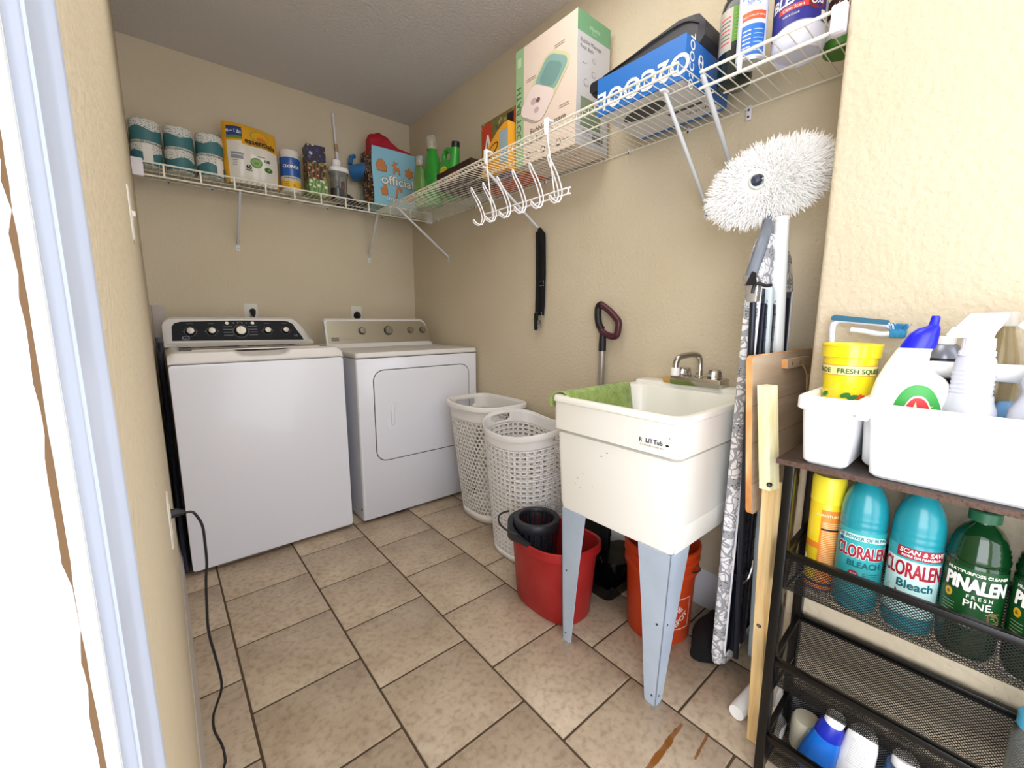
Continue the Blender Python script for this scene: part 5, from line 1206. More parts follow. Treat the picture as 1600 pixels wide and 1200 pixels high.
# upper pale leg stub in front of the board, then the long pine leg down to the floor
m.loft([[Vector((x,y,z)) for x,y in ((.950,y0_),(.950,y0_-.023),(.985,y0_-.031),(.985,y0_-.008))] for z,y0_ in ((.955,-1.5175),(.712,-1.5415))],WDP2,True,True,False); m.build('leg',TT)
m=MB(); m.loft([[Vector((x,y,z)) for x,y in ((x0_,y0_),(x0_,y0_-.026),(x0_+.022,y0_-.034),(x0_+.022,y0_-.008))] for x0_,y0_,z in ((.972,-1.540,.725),(.996,-1.5525,.003))],WDP,True,True,False); m.build('leg',TT)
m=MB(); m.loft([[Vector((x,y,z)) for x,y in ((x0_,y0_),(x0_,y0_-.012),(x0_+.030,y0_-.012),(x0_+.030,y0_))] for x0_,y0_,z in ((1.02,-1.572,.735),(1.035,-1.575,.003))],WDP,True,True,False); m.build('leg',TT)
for x,y,z in ((.949,-1.562,.727),(.986,-1.5585,.345)):
    m=MB(); m.tube([(x-.0015,y,z),(x+.004,y,z)],.0055,mat('bolt_dark','#3A3A3C',.3,.8),12); m.tube([(x-.0022,y,z),(x-.001,y,z)],.003,STL,8); m.build('bolt',TT)
m=MB(); m.box(1.36,-1.512,.60,1.412,-1.500-.0005,.945,WDK,r=.002); m.build('rear_slat',TT)
# black cloth heap on the floor
m=MB(); random.seed(5); rg=[]
for j in range(9):
    ph=PI/2*j/8; rr=math.cos(ph)*.115; z=.004+.120*math.sin(ph)
    rg.append([(1.25+rr*.9*math.cos(2*PI*i/30)*(1+.10*math.sin(3*2*PI*i/30+j)),-1.350+rr*.55*math.sin(2*PI*i/30)*(1+.10*math.sin(5*2*PI*i/30-j*.5)),z) for i in range(30)])
m.loft(rg,mat('black_knit','#0B0B0E',.95,bump=(120,.7,.005)),True,True); tag(m.build('cloth',None,(1.255,-1.325,0)),'crumpled black cloth on the floor at the foot of the ironing board','cloth')
# white plastic pipes lying behind the wooden leg
m=MB(); m.tube([(1.032,-1.510,.021),(1.040,-1.5105,.021),(1.155,-1.518,.021)],[.0195,.021,.021],WHP,18); tag(m.build('pipe',None,(1.09,-1.513,0)),'short white plastic pipe lying on the floor behind the wooden leg','pipe')
PF=thing('pipe_stand','white plastic pipe foot with an upright beside the black rack','pipe stand',(1.08,-1.592,0))
m=MB(); m.tube([(1.040,-1.596,.024),(1.048,-1.5955,.024),(1.13-.02,-1.590,.024)],[.021,.023,.023],WHP,18); m.build('foot_pipe',PF)
m=MB(); m.rings([(rrect(1.088,-1.602,1.108,-1.584,.003,2),.045),(rrect(1.088,-1.602,1.108,-1.584,.003,2),.100),(rrect(1.092,-1.598,1.104,-1.588,.002,2),.118)],WHP,True,True,smooth=False); m.build('upright',PF)

# ================================================================= STORAGE RACK
RB=mat('rack_black','#050506',.28); BRD=ramp_mat('rack_board','#3E302B',wood('#2C221E','#3E312C','#50403A',1,(1,10,1)),.4); CHP=ramp_mat('board_edge','#4E3A32',wood('#2E201A','#5E463A','#3C2A24',3,(1,1,1)),.7)
def meshmat():
    m=mat('wire_mesh','#060607',.55,0); nt=m.node_tree; b=nt.nodes['Principled BSDF']; out=[n for n in nt.nodes if n.type=='OUTPUT_MATERIAL'][0]
    tc=[n for n in nt.nodes if n.type=='TEX_COORD'][0]; sp=nd(nt,'ShaderNodeSeparateXYZ'); nt.links.new(tc.outputs['UV'],sp.inputs[0])
    def M(op,a,b=None,c=None):
        q=nt.nodes.new('ShaderNodeMath'); q.operation=op
        for i,v in enumerate((a,b,c)):
            if v is None: continue
            if isinstance(v,(int,float)): q.inputs[i].default_value=v
            else: nt.links.new(v,q.inputs[i])
        return q.outputs[0]
    u=M('DIVIDE',sp.outputs[0],.0064); v=M('DIVIDE',sp.outputs[1],.0064)
    f1=M('ABSOLUTE',M('SUBTRACT',M('FRACT',M('ADD',u,v)),.5)); f2=M('ABSOLUTE',M('SUBTRACT',M('FRACT',M('SUBTRACT',u,v)),.5))
    hole=M('MULTIPLY',M('LESS_THAN',f1,.315),M('LESS_THAN',f2,.315))
    tr=nt.nodes.new('ShaderNodeBsdfTransparent'); mx=nt.nodes.new('ShaderNodeMixShader')
    nt.links.new(hole,mx.inputs[0]); nt.links.new(b.outputs[0],mx.inputs[1]); nt.links.new(tr.outputs[0],mx.inputs[2]); nt.links.new(mx.outputs[0],out.inputs['Surface']); return m
MSH=meshmat()
RK=thing('storage_rack','black metal mesh storage rack with a dark wood top by the stepped wall','storage rack',(1.02,-1.92,0))
ye=-2.36; fx,rx_=.930,1.108
m=MB(); m.box(.912,-1.583,.7935,1.122,ye-.015,.805,BRD,r=.0008,seg=1,smooth=False); m.box(.9112,-1.5825,.7938,.9122,ye-.015,.8047,CHP); m.box(.912,-1.5828,.7938,1.122,-1.5818,.8047,CHP); m.build('top_board',RK)
for x in (fx,rx_):
    for y in (-1.606,ye):
        m=MB(); m.box(x-.011,y-.010,.0,x+.011,y+.010,.7935,RB,r=.0015); m.build('leg',RK)
m=MB(); m.box(fx,-1.613,.775,rx_,-1.599,.7935,RB); m.box(fx,ye-.007,.775,rx_,ye+.007,.7935,RB); m.build('top_rail',RK)
def tier(zf,zr_,zb_,name='mesh_basket'):
    y0_,y1_=-1.615,ye+.01
    m=MB()
    m.box(fx-.0075,y1_,zf-.0075,fx+.0075,y0_,zf+.0075,RB,r=.002); m.box(rx_-.0075,y1_,zr_-.010,rx_+.0075,y0_,zr_+.006,RB,r=.002); m.box(rx_-.0125,y1_,zr_-.0045,rx_-.0075,y0_,zr_-.0005,RB)
    for y in (y0_+.004,y1_-.004):
        m.bar((fx,y,zf),(rx_,y,zr_),.010,.012,RB); m.bar((fx+.004,y,zf),(fx+.018,y,zb_),.006,.010,RB,(1,0,0)); m.bar((fx+.018,y,zb_),(rx_-.005,y,zb_-.004),.006,.008,RB); m.bar((fx+.018,y,zb_),(fx+.085,y,zf),.005,.009,RB,(1,0,0))
    o=m.build('tier_frame',RK)
    pr=[(fx+.004,zf-.004),(fx+.010,zf-.055),(fx+.018,zb_+.010),(fx+.030,zb_+.001),(rx_-.03,zb_-.003),(rx_-.014,zb_+.006),(rx_-.008,zb_+.04),(rx_-.004,zr_-.004)]
    m=MB(); L_=[0]
    for a,b in zip(pr,pr[1:]): L_.append(L_[-1]+math.hypot(b[0]-a[0],b[1]-a[1]))
    vs=[];uv=[]
    for (x,z),l in zip(pr,L_):
        for y in (y0_,y1_): vs.append((x,y,z)); uv.append((-y,l))
    m.add(vs,[(2*i,2*i+1,2*i+3,2*i+2) for i in range(len(pr)-1)],MSH,False,None,uv)
    for y in (y0_+.002,y1_-.002):
        m.add([(x,y,z) for x,z in pr],[tuple(range(len(pr)))],MSH,False,None,[(x,z) for x,z in pr])
    m.build(name,RK)
tier(.586,.600,.484); tier(.318,.345,.232); tier(.115,.13,.022)

# ================================================================= BOTTLES ON THE MIDDLE TIER
ZM=.4865
TQ=mat('bleach_turquoise','#1F8E9C',.28,coat=.3); TQL=mat('label_turquoise','#36A3A8',.35); TQP=mat('label_pale_teal','#BFE6E4',.4); CRD_=mat('label_crimson','#9C1830',.4); TQD=mat('label_dark_teal','#16606A',.4)
bl=[(.0,.004),(.030,.003),(.040,.0),(.0430,.006),(.0435,.02),(.0435,.182),(.0425,.185),(.0437,.188),(.0437,.196),(.0427,.199),(.0437,.202),(.0435,.208),(.0428,.211),(.0432,.214),(.0420,.226),(.0385,.242),(.0325,.258),(.0235,.272),(.0155,.281),(.0135,.285),(.0135,.292)]
bl=[(r*.915,z) for r,z in bl]
def bleach(cx_,cy_,label,kind):
    t=thing('bleach_bottle',label,'bleach bottle',(cx_,cy_,ZM),'turquoise bleach bottles on the middle tier')
    m=MB(); m.lathe(bl,cx_,cy_,TQ,ZM,48,False,False)
    m.build('bottle',t)
    m=MB(); m.lathe([(.0140,.286),(.0155,.287),(.0155,.300),(.0,.3015)],cx_,cy_,WHP,ZM,24,False,False); m.build('cap',t)
    a=tocam(cx_,cy_)+(.12 if kind==0 else .02); f0_=cyl(cx_,cy_,.0398,a,.0006,ZM); f=lambda u,v,w=0: f0_(u*.915,v+.018,w); m=MB()
    m.patch(-.060,.018,.060,.163 if kind==0 else .160,f,TQL,28,1)
    if kind==0:
        vs=[];n=24
        for i in range(n+1):
            u=-.052+.104*i/n; c=.1465-.0045*(u/.05)**2; vs+=[f(u,c-.004,.0004),f(u,c+.0085,.0004)]
        m.add(vs,[(2*i,2*i+2,2*i+3,2*i+1) for i in range(n)],TQP,True)
        m.text('THE POWER OF BLEACH',.0,.1442,.0098,f,TQD,w=.0008,bold=.0002)
        m.text('CLORALEN',.0,.104,.038,f,WHTX,w=.0005,bold=.0022,sx=.52); m.text('CLORALEN',.0,.104,.038,f,CRD_,w=.0013,bold=.0009,sx=.52)
        m.text('BLEACH',.006,.0835,.0175,f,TQD,w=.0006,bold=.0006)
        m.blob(-.012,.067,.0095,.0075,f,CRD_,w=.0005); m.text('3in1',-.012,.0645,.008,f,WHTX,w=.001); m.blob(-.043,.138,.0045,.0045,f,mat('label_navy','#1E3C8C',.4),w=.0006)
        for q in range(4): m.patch(.004,.071-q*.004,.036,.0722-q*.004,f,TQD,6,1,w=.0005)
    else:
        m.patch(-.054,.030,.050,.134,f,TQP,24,1,w=.0003); m.patch(-.030,.138,.052,.160,f,CRD_,20,1,w=.0004)
        m.text('SCAN & SAVE',.012,.1490,.0125,f,WHTX,w=.0008,bold=.0003,slant=.15); m.text('MORE ON PINALEN PL',.012,.1412,.0066,f,WHTX,w=.0008,bold=.0002)
        m.text('CLORALEN',-.002,.100,.043,f,WHTX,w=.0005,bold=.0022,sx=.47); m.text('CLORALEN',-.002,.100,.043,f,CRD_,w=.0013,bold=.0009,sx=.47)
        m.text('Bleach',.006,.076,.0235,f,TQD,w=.0006,bold=.0007); 
        m.poly([(-.044,.045),(-.026,.045),(-.016,.056),(-.024,.071),(-.038,.073),(-.046,.064)],f,CRD_,w=.0005); m.text('5',-.033,.058,.015,f,WHTX,w=.001,bold=.0004); m.text('USES',-.031,.050,.007,f,WHTX,w=.001)
        m.patch(-.054,.018,.050,.030,f,TQP,20,1,w=.0003); m.patch(-.008,.044,.024,.056,f,TQD,8,1,w=.0006); m.text('CLORALEN',.008,.0475,.006,f,WHTX,w=.001); m.patch(.028,.042,.044,.058,f,WHTX,4,1,w=.0006)
    m.build('label',t)
bleach(1.022,-1.7245,'turquoise bleach bottle next to the yellow spray can',0)
bleach(1.022,-1.8090,'turquoise bleach bottle with a crimson scan and save band',1)
PGN=mat('pine_green_glass','#0A3A1A',.07,trans=.25,ior=1.4,coat=.5); PLB=mat('pine_label','#10481F',.3); PCP=mat('pine_cap','#1E5A3C',.4)
pn=[(.0,.004),(.030,.003),(.039,.0),(.0425,.006),(.0435,.02),(.0435,.178),(.0420,.181),(.0438,.186),(.0440,.193),(.0415,.198),(.0425,.204),(.0400,.209),(.0405,.214),(.0372,.219),(.0372,.224),(.034,.231),(.026,.243),(.017,.251),(.0150,.255),(.0150,.262)]
pn=[(r*.93,z) for r,z in pn]
def pine(cx_,cy_,label):
    t=thing('pine_cleaner_bottle',label,'cleaner bottle',(cx_,cy_,ZM),'dark green pine cleaner bottles on the middle tier')
    m=MB(); m.lathe(pn,cx_,cy_,PGN,ZM,48,False,False); m.build('bottle',t)
    m=MB(); m.lathe([(.0155,.256),(.0215,.257),(.0215,.275),(.0195,.2775),(.0,.2778)],cx_,cy_,PCP,ZM,28,False,False); m.build('cap',t)
    a=tocam(cx_,cy_)+.08; f0_=cyl(cx_,cy_,.0405,a,.0007,ZM); f=lambda u,v,w=0: f0_(u*.93,v+.029,w); m=MB(); m.patch(-.058,.030,.058,.146,f,PLB,28,1); m.patch(-.048,.100,.048,.1008,f,WHTX,16,1,w=.0004) if 0 else None
    m.text('MULTIPURPOSE CLEANER',.002,.134,.0078,f,WHTX,w=.0006,bold=.0002); m.text('PINALEN',.003,.1015,.0360,f,mat('pine_shadow','#0A3018',.5),w=.0004,bold=.0022,sx=.62,slant=.05); m.text('PINALEN',.001,.103,.0360,f,WHTX,w=.0011,bold=.0014,sx=.62,slant=.05)
    m.text('F R E S H',.008,.090,.0095,f,WHTX,w=.0006,bold=.0001); m.text('PINE.',.008,.073,.0190,f,WHTX,w=.0006,bold=.0002)
    m.blob(-.036,.088,.0065,.0085,f,mat('label_gold','#D8A828',.4),w=.0005); m.text('&',-.036,.085,.010,f,PLB,w=.0009)
    for q in range(4): m.patch(-.045,.070-q*.006,-.024,.0710-q*.006,f,mat('label_pale_green','#A8C8A0',.5),6,1,w=.0005)
    m.blob(.032,.056,.010,.016,f,mat('cone_brown','#7A5A36',.6),w=.0004,ang=.4)
    for q in range(10): m.patch(.022+random.uniform(-.004,.014),.042+q*.003,.030+random.uniform(0,.012),.0432+q*.003,f,mat('pine_tan','#B8A070',.6),3,1,w=.0007)
    m.text('NET 25.3 FL OZ (1.58 PT) 748 mL',.004,.034,.0068,f,WHTX,w=.0006); m.build('label',t)
pine(1.020,-1.8905,'dark green pine cleaner bottle beside the scan and save bottle')
pine(1.020,-1.9750,'dark green pine cleaner bottle at the right edge of the photo')
FP=thing('aerosol_can','yellow and orange furniture polish spray can at the end of the middle tier','spray can',(1.038,-1.652,ZM))
cx_,cy_=1.040,-1.6555; r_=.0315; a=tocam(cx_,cy_); PY=mat('polish_yellow','#F2D428',.3,coat=.3); PO=mat('polish_orange','#E88A30',.35,coat=.2); PB=mat('polish_blue','#26307E',.35)
m=MB(); m.lathe([(.0,.003),(.026,.003),(.030,.0),(r_,.004),(r_,.205),(.030,.210),(.0,.214)],cx_,cy_,PY,ZM,36,False,False); m.build('can',FP)
m=MB(); m.lathe([(.030,.207),(.0325,.209),(.0325,.262),(.029,.270),(.0,.270)],cx_,cy_,mat('polish_cap','#F4E23A',.3),ZM,30,False,False); m.build('cap',FP)
f=cyl(cx_,cy_,r_,a,.0007,ZM); m=MB(); m.patch(-.008,.020,.042,.195,f,PO,14,1); m.patch(-.044,.100,-.008,.115,f,PO,8,1); m.patch(-.044,.0,.044,.020,f,PB,20,1); m.patch(-.03,.004,.03,.014,f,PO,14,1,w=.0004)
m.poly([(-.040,.045),(-.010,.030),(-.008,.024),(-.040,.024)],f,PB,w=.0005); m.poly([(-.036,.080),(-.012,.050),(-.010,.040),(-.036,.048)],f,mat('polish_cream','#F0E4C0',.4),w=.0004)
m.text('FURNITURE POLISH',.018,.180,.0080,f,mat('polish_pale','#F8E8B0',.4),w=.0006,bold=.0002)
for q in range(26): m.patch(-.004,.060+q*.0042,.036,.0612+q*.0042,f,MATS['polish_pale'],8,1,w=.0005)
m.patch(-.006,.148,.036,.152,f,BKT,8,1,w=.0008); m.text('14',.0,.028,.013,f,MATS['polish_pale'],w=.0006); m.text('12',.02,.026,.013,f,MATS['polish_pale'],w=.0006); m.build('label',FP)
# ================================================================= JAR AND BOTTLES LOWER DOWN
JR=thing('jar','clear plastic jar with a light blue screw lid in the lower basket','jar',(1.015,-1.995,.233))
m=MB(); m.lathe([(.0,.002),(.024,.002),(.030,.006),(.031,.02),(.031,.130),(.029,.145),(.024,.152),(.024,.160),(.0225,.160),(.0225,.150),(.029,.130),(.029,.01),(.0,.006)],1.015,-1.9955,CLR,.2345,32,False,False); m.build('jar_body',JR)
m=MB(); m.lathe([(.0265,.156),(.0275,.157),(.0275,.180),(.0255,.182),(.0,.182)],1.015,-1.9955,mat('lid_sky_blue','#4FB4DC',.35),.2345,36,False,False); m.build('lid',JR)
ZL=.024
def tallbottle(name,label,cat,cx_,cy_,prof_,mt,cap=None,capm=None,tilt=None,z0=ZL,sy=.8):
    t=thing(name,label,cat,(cx_,cy_,z0)); ang=tocam(cx_,cy_)+PI/2
    T_=Matrix.Translation((cx_,cy_,z0))@Matrix.Rotation(ang,4,'Z')
    if tilt: T_=T_@Matrix.Rotation(tilt,4,'Y')
    m=MB(); m.lathe(prof_,0,0,mt,0,36,False,False,1,sy,T=T_); m.build('bottle',t)
    if cap: m=MB(); m.lathe(cap,0,0,capm,0,32,False,False,1,min(1,sy+.1),T=T_); m.build('cap',t)
    return t,T_
BLB=mat('bottle_blue','#1668C8',.2,coat=.4); BLD=mat('bottle_deep_blue','#1A2AA8',.3)
t,T_=tallbottle('detergent_bottle','bright blue bottle with white cap at the left end of the bottom tier','detergent bottle',1.016,-1.690,[(.0,.002),(.034,.002),(.037,.008),(.037,.05),(.033,.080),(.029,.105),(.024,.118)],BLB,[(.014,.150),(.0185,.151),(.0195,.170),(.016,.176),(.0,.177)],WHP,.20)
m=MB(); m.lathe([(.0245,.112),(.027,.114),(.024,.146),(.019,.153),(.0,.153)],0,0,BLD,0,32,False,False,1,.85,T=T_); m.build('neck_collar',t)
m=MB(); m.lathe([(.0,.0),(.030,.0),(.033,.006),(.033,.075),(.028,.085),(.0,.087)],1.062,-1.663,mat('bottle_cream','#C9C3AE',.5),ZL,30,False,False); tag(m.build('bottle',None,(1.062,-1.663,ZL)),'cream bottle mostly hidden behind the bright blue bottle','bottle')
t,T_=tallbottle('bottle','plain white bottle with fine grey text between blue capped bottles','bottle',1.030,-1.757,[(.0,.002),(.032,.002),(.035,.008),(.034,.06),(.030,.13),(.025,.160),(.018,.171),(.0,.174)],WHP,None,None,.10)
m=MB(); f_=lambda u,v,w=0: T_@Vector((u,-(.8*(.036-.05*max(0,v-.05))+.0008+w-.0*abs(u)-.4*u*u/.034),v))
FINE=mat('fine_print','#A4A6B4',.6)
for q in range(11): m.patch(-.018,.150-q*.006,.016,.1508-q*.006,f_,FINE,4,1)
m.build('label',t)
m=MB(); m.lathe([(.0,.0),(.024,.0),(.027,.01),(.027,.07),(.020,.095),(.0,.10)],1.055,-1.722,mat('pearl_white','#D5D6E2',.35),ZL,28,False,False); tag(m.build('bottle',None,(1.055,-1.722,ZL)),'small pearl white bottle behind the plain white bottle','bottle')
m=MB();
t=thing('bottle','clear bottle of blue liquid with a white cap under the mesh basket','bottle',(1.045,-1.842,ZL))
m.lathe([(.0,.0),(.030,.0),(.033,.008),(.033,.095),(.029,.112),(.0,.114)],1.045,-1.842,mat('blue_liquid','#2C7FC8',.15,trans=.3),ZL,32,False,False); m.build('bottle',t)
m=MB(); m.lathe([(.0295,.110),(.029,.124),(.020,.128)],1.045,-1.842,CLR,ZL,30,False,False); m.lathe([(.0205,.122),(.022,.124),(.022,.146),(.020,.149),(.0,.149)],1.045,-1.842,WHP,ZL,30,False,False); m.build('cap',t)
m=MB(); m.lathe([(.0,.0),(.026,.0),(.029,.006),(.029,.10),(.02,.125),(.0,.13)],1.06,-1.905,mat('bottle_violet','#3A2268',.35),ZL,28,False,False); tag(m.build('bottle',None,(1.06,-1.905,ZL)),'dark violet bottle beyond the blue liquid bottle, behind the mesh','bottle')

# ================================================================= WHITE CADDY AND WHAT STANDS IN IT
CW=mat('caddy_white','#F2F4F6',.35)
CD=thing('cleaning_caddy','big white plastic cleaning caddy on the dark wood rack top','caddy',(1.02,-1.9,.805))
z0c,z1c=.8055,.950
def tub(y0_,y1_,d0,m):
    x0_,x1_=.912,1.120
    def rr2(d,z,r): return (rrect(x0_+d,y0_+d,x1_-d,y1_-d,r,5),z)
    m.rings([rr2(d0+.006,z0c,.012),rr2(d0,z0c+.006,.016),rr2(.004,z1c-.03,.018),rr2(.0,z1c-.03,.018),rr2(-.004,z1c-.026,.018),rr2(-.004,z1c-.004,.018),rr2(-.001,z1c,.018),rr2(.006,z1c,.016),rr2(.010,z1c-.006,.014),rr2(.014,z0c+.03,.014),rr2(d0+.012,z0c+.006,.012)],CW,True,True)
m=MB(); tub(-1.712,-1.612,.012,m); m.build('side_bin',CD)
m=MB(); tub(-2.34,-1.7215,.012,m)
m.build('main_bin',CD)
m=MB(); m.box(.909,-1.726,z1c-.036,1.122,-1.7075,z1c-.001,CW,r=.002); m.build('rim_bridge',CD)
m=MB(); FX=lambda u,v,w=0: Vector((.9185-w+.0*u,-1.775-u,.8+v)); m.loft([[FX(u,v,w) for u,v in [(0,.118),(.55,.118),(.55,.113),(.02,.113)]] for w in (0,.0035)],mat('caddy_groove','#DDE4EC',.4),True,True,False) if 0 else None
m.bar((.9150,-1.79,.905),(.9150,-2.30,.905),.004,.006,CW); m.build('front_ridge',CD)
m=MB(); m.tube(smoothpts([(1.060,-1.735,.90),(1.060,-1.745,.98),(1.060,-1.775,1.006),(1.060,-1.85,1.009),(1.060,-2.1,1.009),(1.060,-2.29,1.0),(1.060,-2.31,.90)],6),.0165,CW,14); m.build('carry_handle',CD)
ZC=.8125
# yellow lemonade bucket
YB_=thing('pail','yellow bucket printed FRESH SQUEEZED standing in the caddy side bin','bucket',(1.045,-1.664,ZC)); cx_,cy_=1.045,-1.664
LM=mat('lemon_yellow','#F4DC1C',.25,coat=.4)
m=MB(); m.lathe([(.0,.0),(.034,.0),(.0365,.004),(.0465,.205),(.0465,.212),(.0510,.214),(.0510,.236),(.0525,.237),(.0525,.2415),(.0495,.242),(.0475,.236),(.034,.01),(.0,.008)],cx_,cy_,LM,ZC,44,False,False); m.build('pail_body',YB_)
f=prof(cx_,cy_,[(.0365,.0),(.0466,.212)],tocam(cx_,cy_),.0009,ZC); m=MB(); m.patch(-.066,.176,.066,.196,f,mat('lemon_pale','#F6EC9C',.4),28,1); 
for v in (.1755,.196): m.patch(-.066,v,.066,v+.0012,f,mat('lemon_orange','#D8782A',.4),28,1,w=.0003)
m.text('LEMONADE',-.034,.1805,.0140,f,mat('lemon_green','#1E5A2C',.5),w=.0006,bold=.0003,align='r'); m.text('FRESH SQUEEZED',-.020,.1805,.0140,f,MATS['lemon_green'],w=.0006,bold=.0003,align='l')
for u,v,an in ((-.046,.132,.5),(-.002,.134,.4),(.006,.130,2.4),(.014,.131,.2)): m.poly([(u+.010*math.cos(a)*math.cos(an)-.005*math.sin(a)*math.sin(an),v+.010*math.cos(a)*math.sin(an)+.005*math.sin(a)*math.cos(an)) for a in [2*PI*i/12 for i in range(12)]],f,mat('leaf_green','#2E7A34',.5),w=.0005)
for u,v,r_ in ((.026,.134,.004),(.032,.131,.005),(.022,.128,.004)): m.blob(u,v,r_,r_,f,mat('berry_red','#D8502A',.5),w=.0006)
m.build('label',YB_)
def vframe(cx,cy):
    a=tocam(cx,cy); n=Vector((math.cos(a),math.sin(a),0)); r=Vector((-math.sin(a),math.cos(a),0)); return r,n
def silhouette(m,cx,cy,rows,mt,depth=.8,base=0,k=28,cap0=True,cap1=True,n=2.3):
    """rows: (z, left, right) measured across the view; a rounded solid"""
    r,nn_=vframe(cx,cy); rg=[]
    for z,l,h in rows:
        c=(l+h)/2; w_=(h-l)/2; d=min(w_*depth,.036)
        rg.append([Vector((cx,cy,z))+r*(c+w_*math.copysign(abs(math.cos(t))**(2/n),math.cos(t)))+nn_*(d*math.copysign(abs(math.sin(t))**(2/n),math.sin(t))) for t in [2*PI*i/k for i in range(k)]])
    m.loft(rg,mt,cap0,cap1); return r,nn_
TCN=thing('toilet_cleaner_bottle','white angled-neck bottle with blue cap and green label in the caddy','cleaner bottle',(1.0,-1.767,ZC))
K9=.00091
def row(y,l,h,cx=1415): return (1.102-(y-506)*.00123*1.0,(l-cx)*K9,(h-cx)*K9)
rows=[(ZC,-.050,.046),(ZC+.006,-.055,.052),(.90,-.060,.056),(.932,-.0585,.0565),(.956,-.0555,.0565),(.972,-.0525,.0560),(.985,-.050,.0545),(.996,-.0465,.047),(1.006,-.0425,.034),(1.015,-.0395,.0265),(1.030,-.033,.0225),(1.045,-.0265,.0235),(1.060,-.018,.0265)]
m=MB(); r_v,n_v=silhouette(m,1.0,-1.767,rows,WHP,.62); m.build('bottle',TCN)
BC=mat('cap_blue','#1B1FD0',.3); m=MB(); silhouette(m,1.0,-1.767,[(1.052,-.022,.0275),(1.060,-.0185,.030),(1.078,-.010,.031),(1.088,.0,.031),(1.093,.012,.030),(1.095,.014,.028),(1.108,.016,.029),(1.112,.017,.027)],BC,.8); m.build('cap',TCN)
m=MB()
def lf(u,v,w=0):
    # front surface of the bottle at across-offset u and height v
    import bisect
    for (z0_,l0,h0),(z1_,l1,h1) in zip(rows,rows[1:]):
        if z0_<=v<=z1_:
            t=(v-z0_)/(z1_-z0_); l=l0+(l1-l0)*t; h=h0+(h1-h0)*t; break
    else: l,h=rows[0][1:]
    c=(l+h)/2; W=(h-l)/2; x=max(-.999,min(.999,(u-c)/W)); d=min(W*.62,.036)*(1-abs(x)**2.3)**(1/2.3)
    return Vector((1.0,-1.767,v))+r_v*u+n_v*(d+.0010+w)
GL=mat('toilet_green','#2F9A3C',.35); GLD=mat('toilet_lime','#6CC04A',.35)
def fillpoly(P,f,mt,w=0,nu=14,nv=8):
    us=[p[0] for p in P]; 
    u0,u1=min(us),max(us); top=P
    return
def capshape(u0,u1,v0,h,mt,w=0,n=22,skew=0):
    vs=[]
    for i in range(n+1):
        u=u0+(u1-u0)*i/n; t=2*i/n-1; tp=v0+h*(max(0,1-abs(t)**2.4))**(1/2.4)
        for j in range(7): vs.append(lf(u,v0+(tp-v0)*j/6,w))
    m.add(vs,[(i*7+j,(i+1)*7+j,(i+1)*7+j+1,i*7+j+1) for i in range(n) for j in range(6)],mt,True)
capshape(-.027,.0545,.845,.140,GL); capshape(-.020,.047,.845,.100,GLD,.0003) if 0 else None
capshape(-.012,.042,.845,.120,mat('toilet_ring','#C9CFC9',.4),.0005); capshape(-.010,.040,.845,.116,mat('toilet_red','#C8262A',.4),.0009)
m.poly([(.012,.954),(.016,.936),(.036,.948),(.020,.928),(.022,.910),(.010,.922),(-.002,.914),(.003,.930),(-.006,.936),(.008,.938)],lf,mat('toilet_star','#E8DCA8',.4),w=.0014)
m.build('label',TCN)
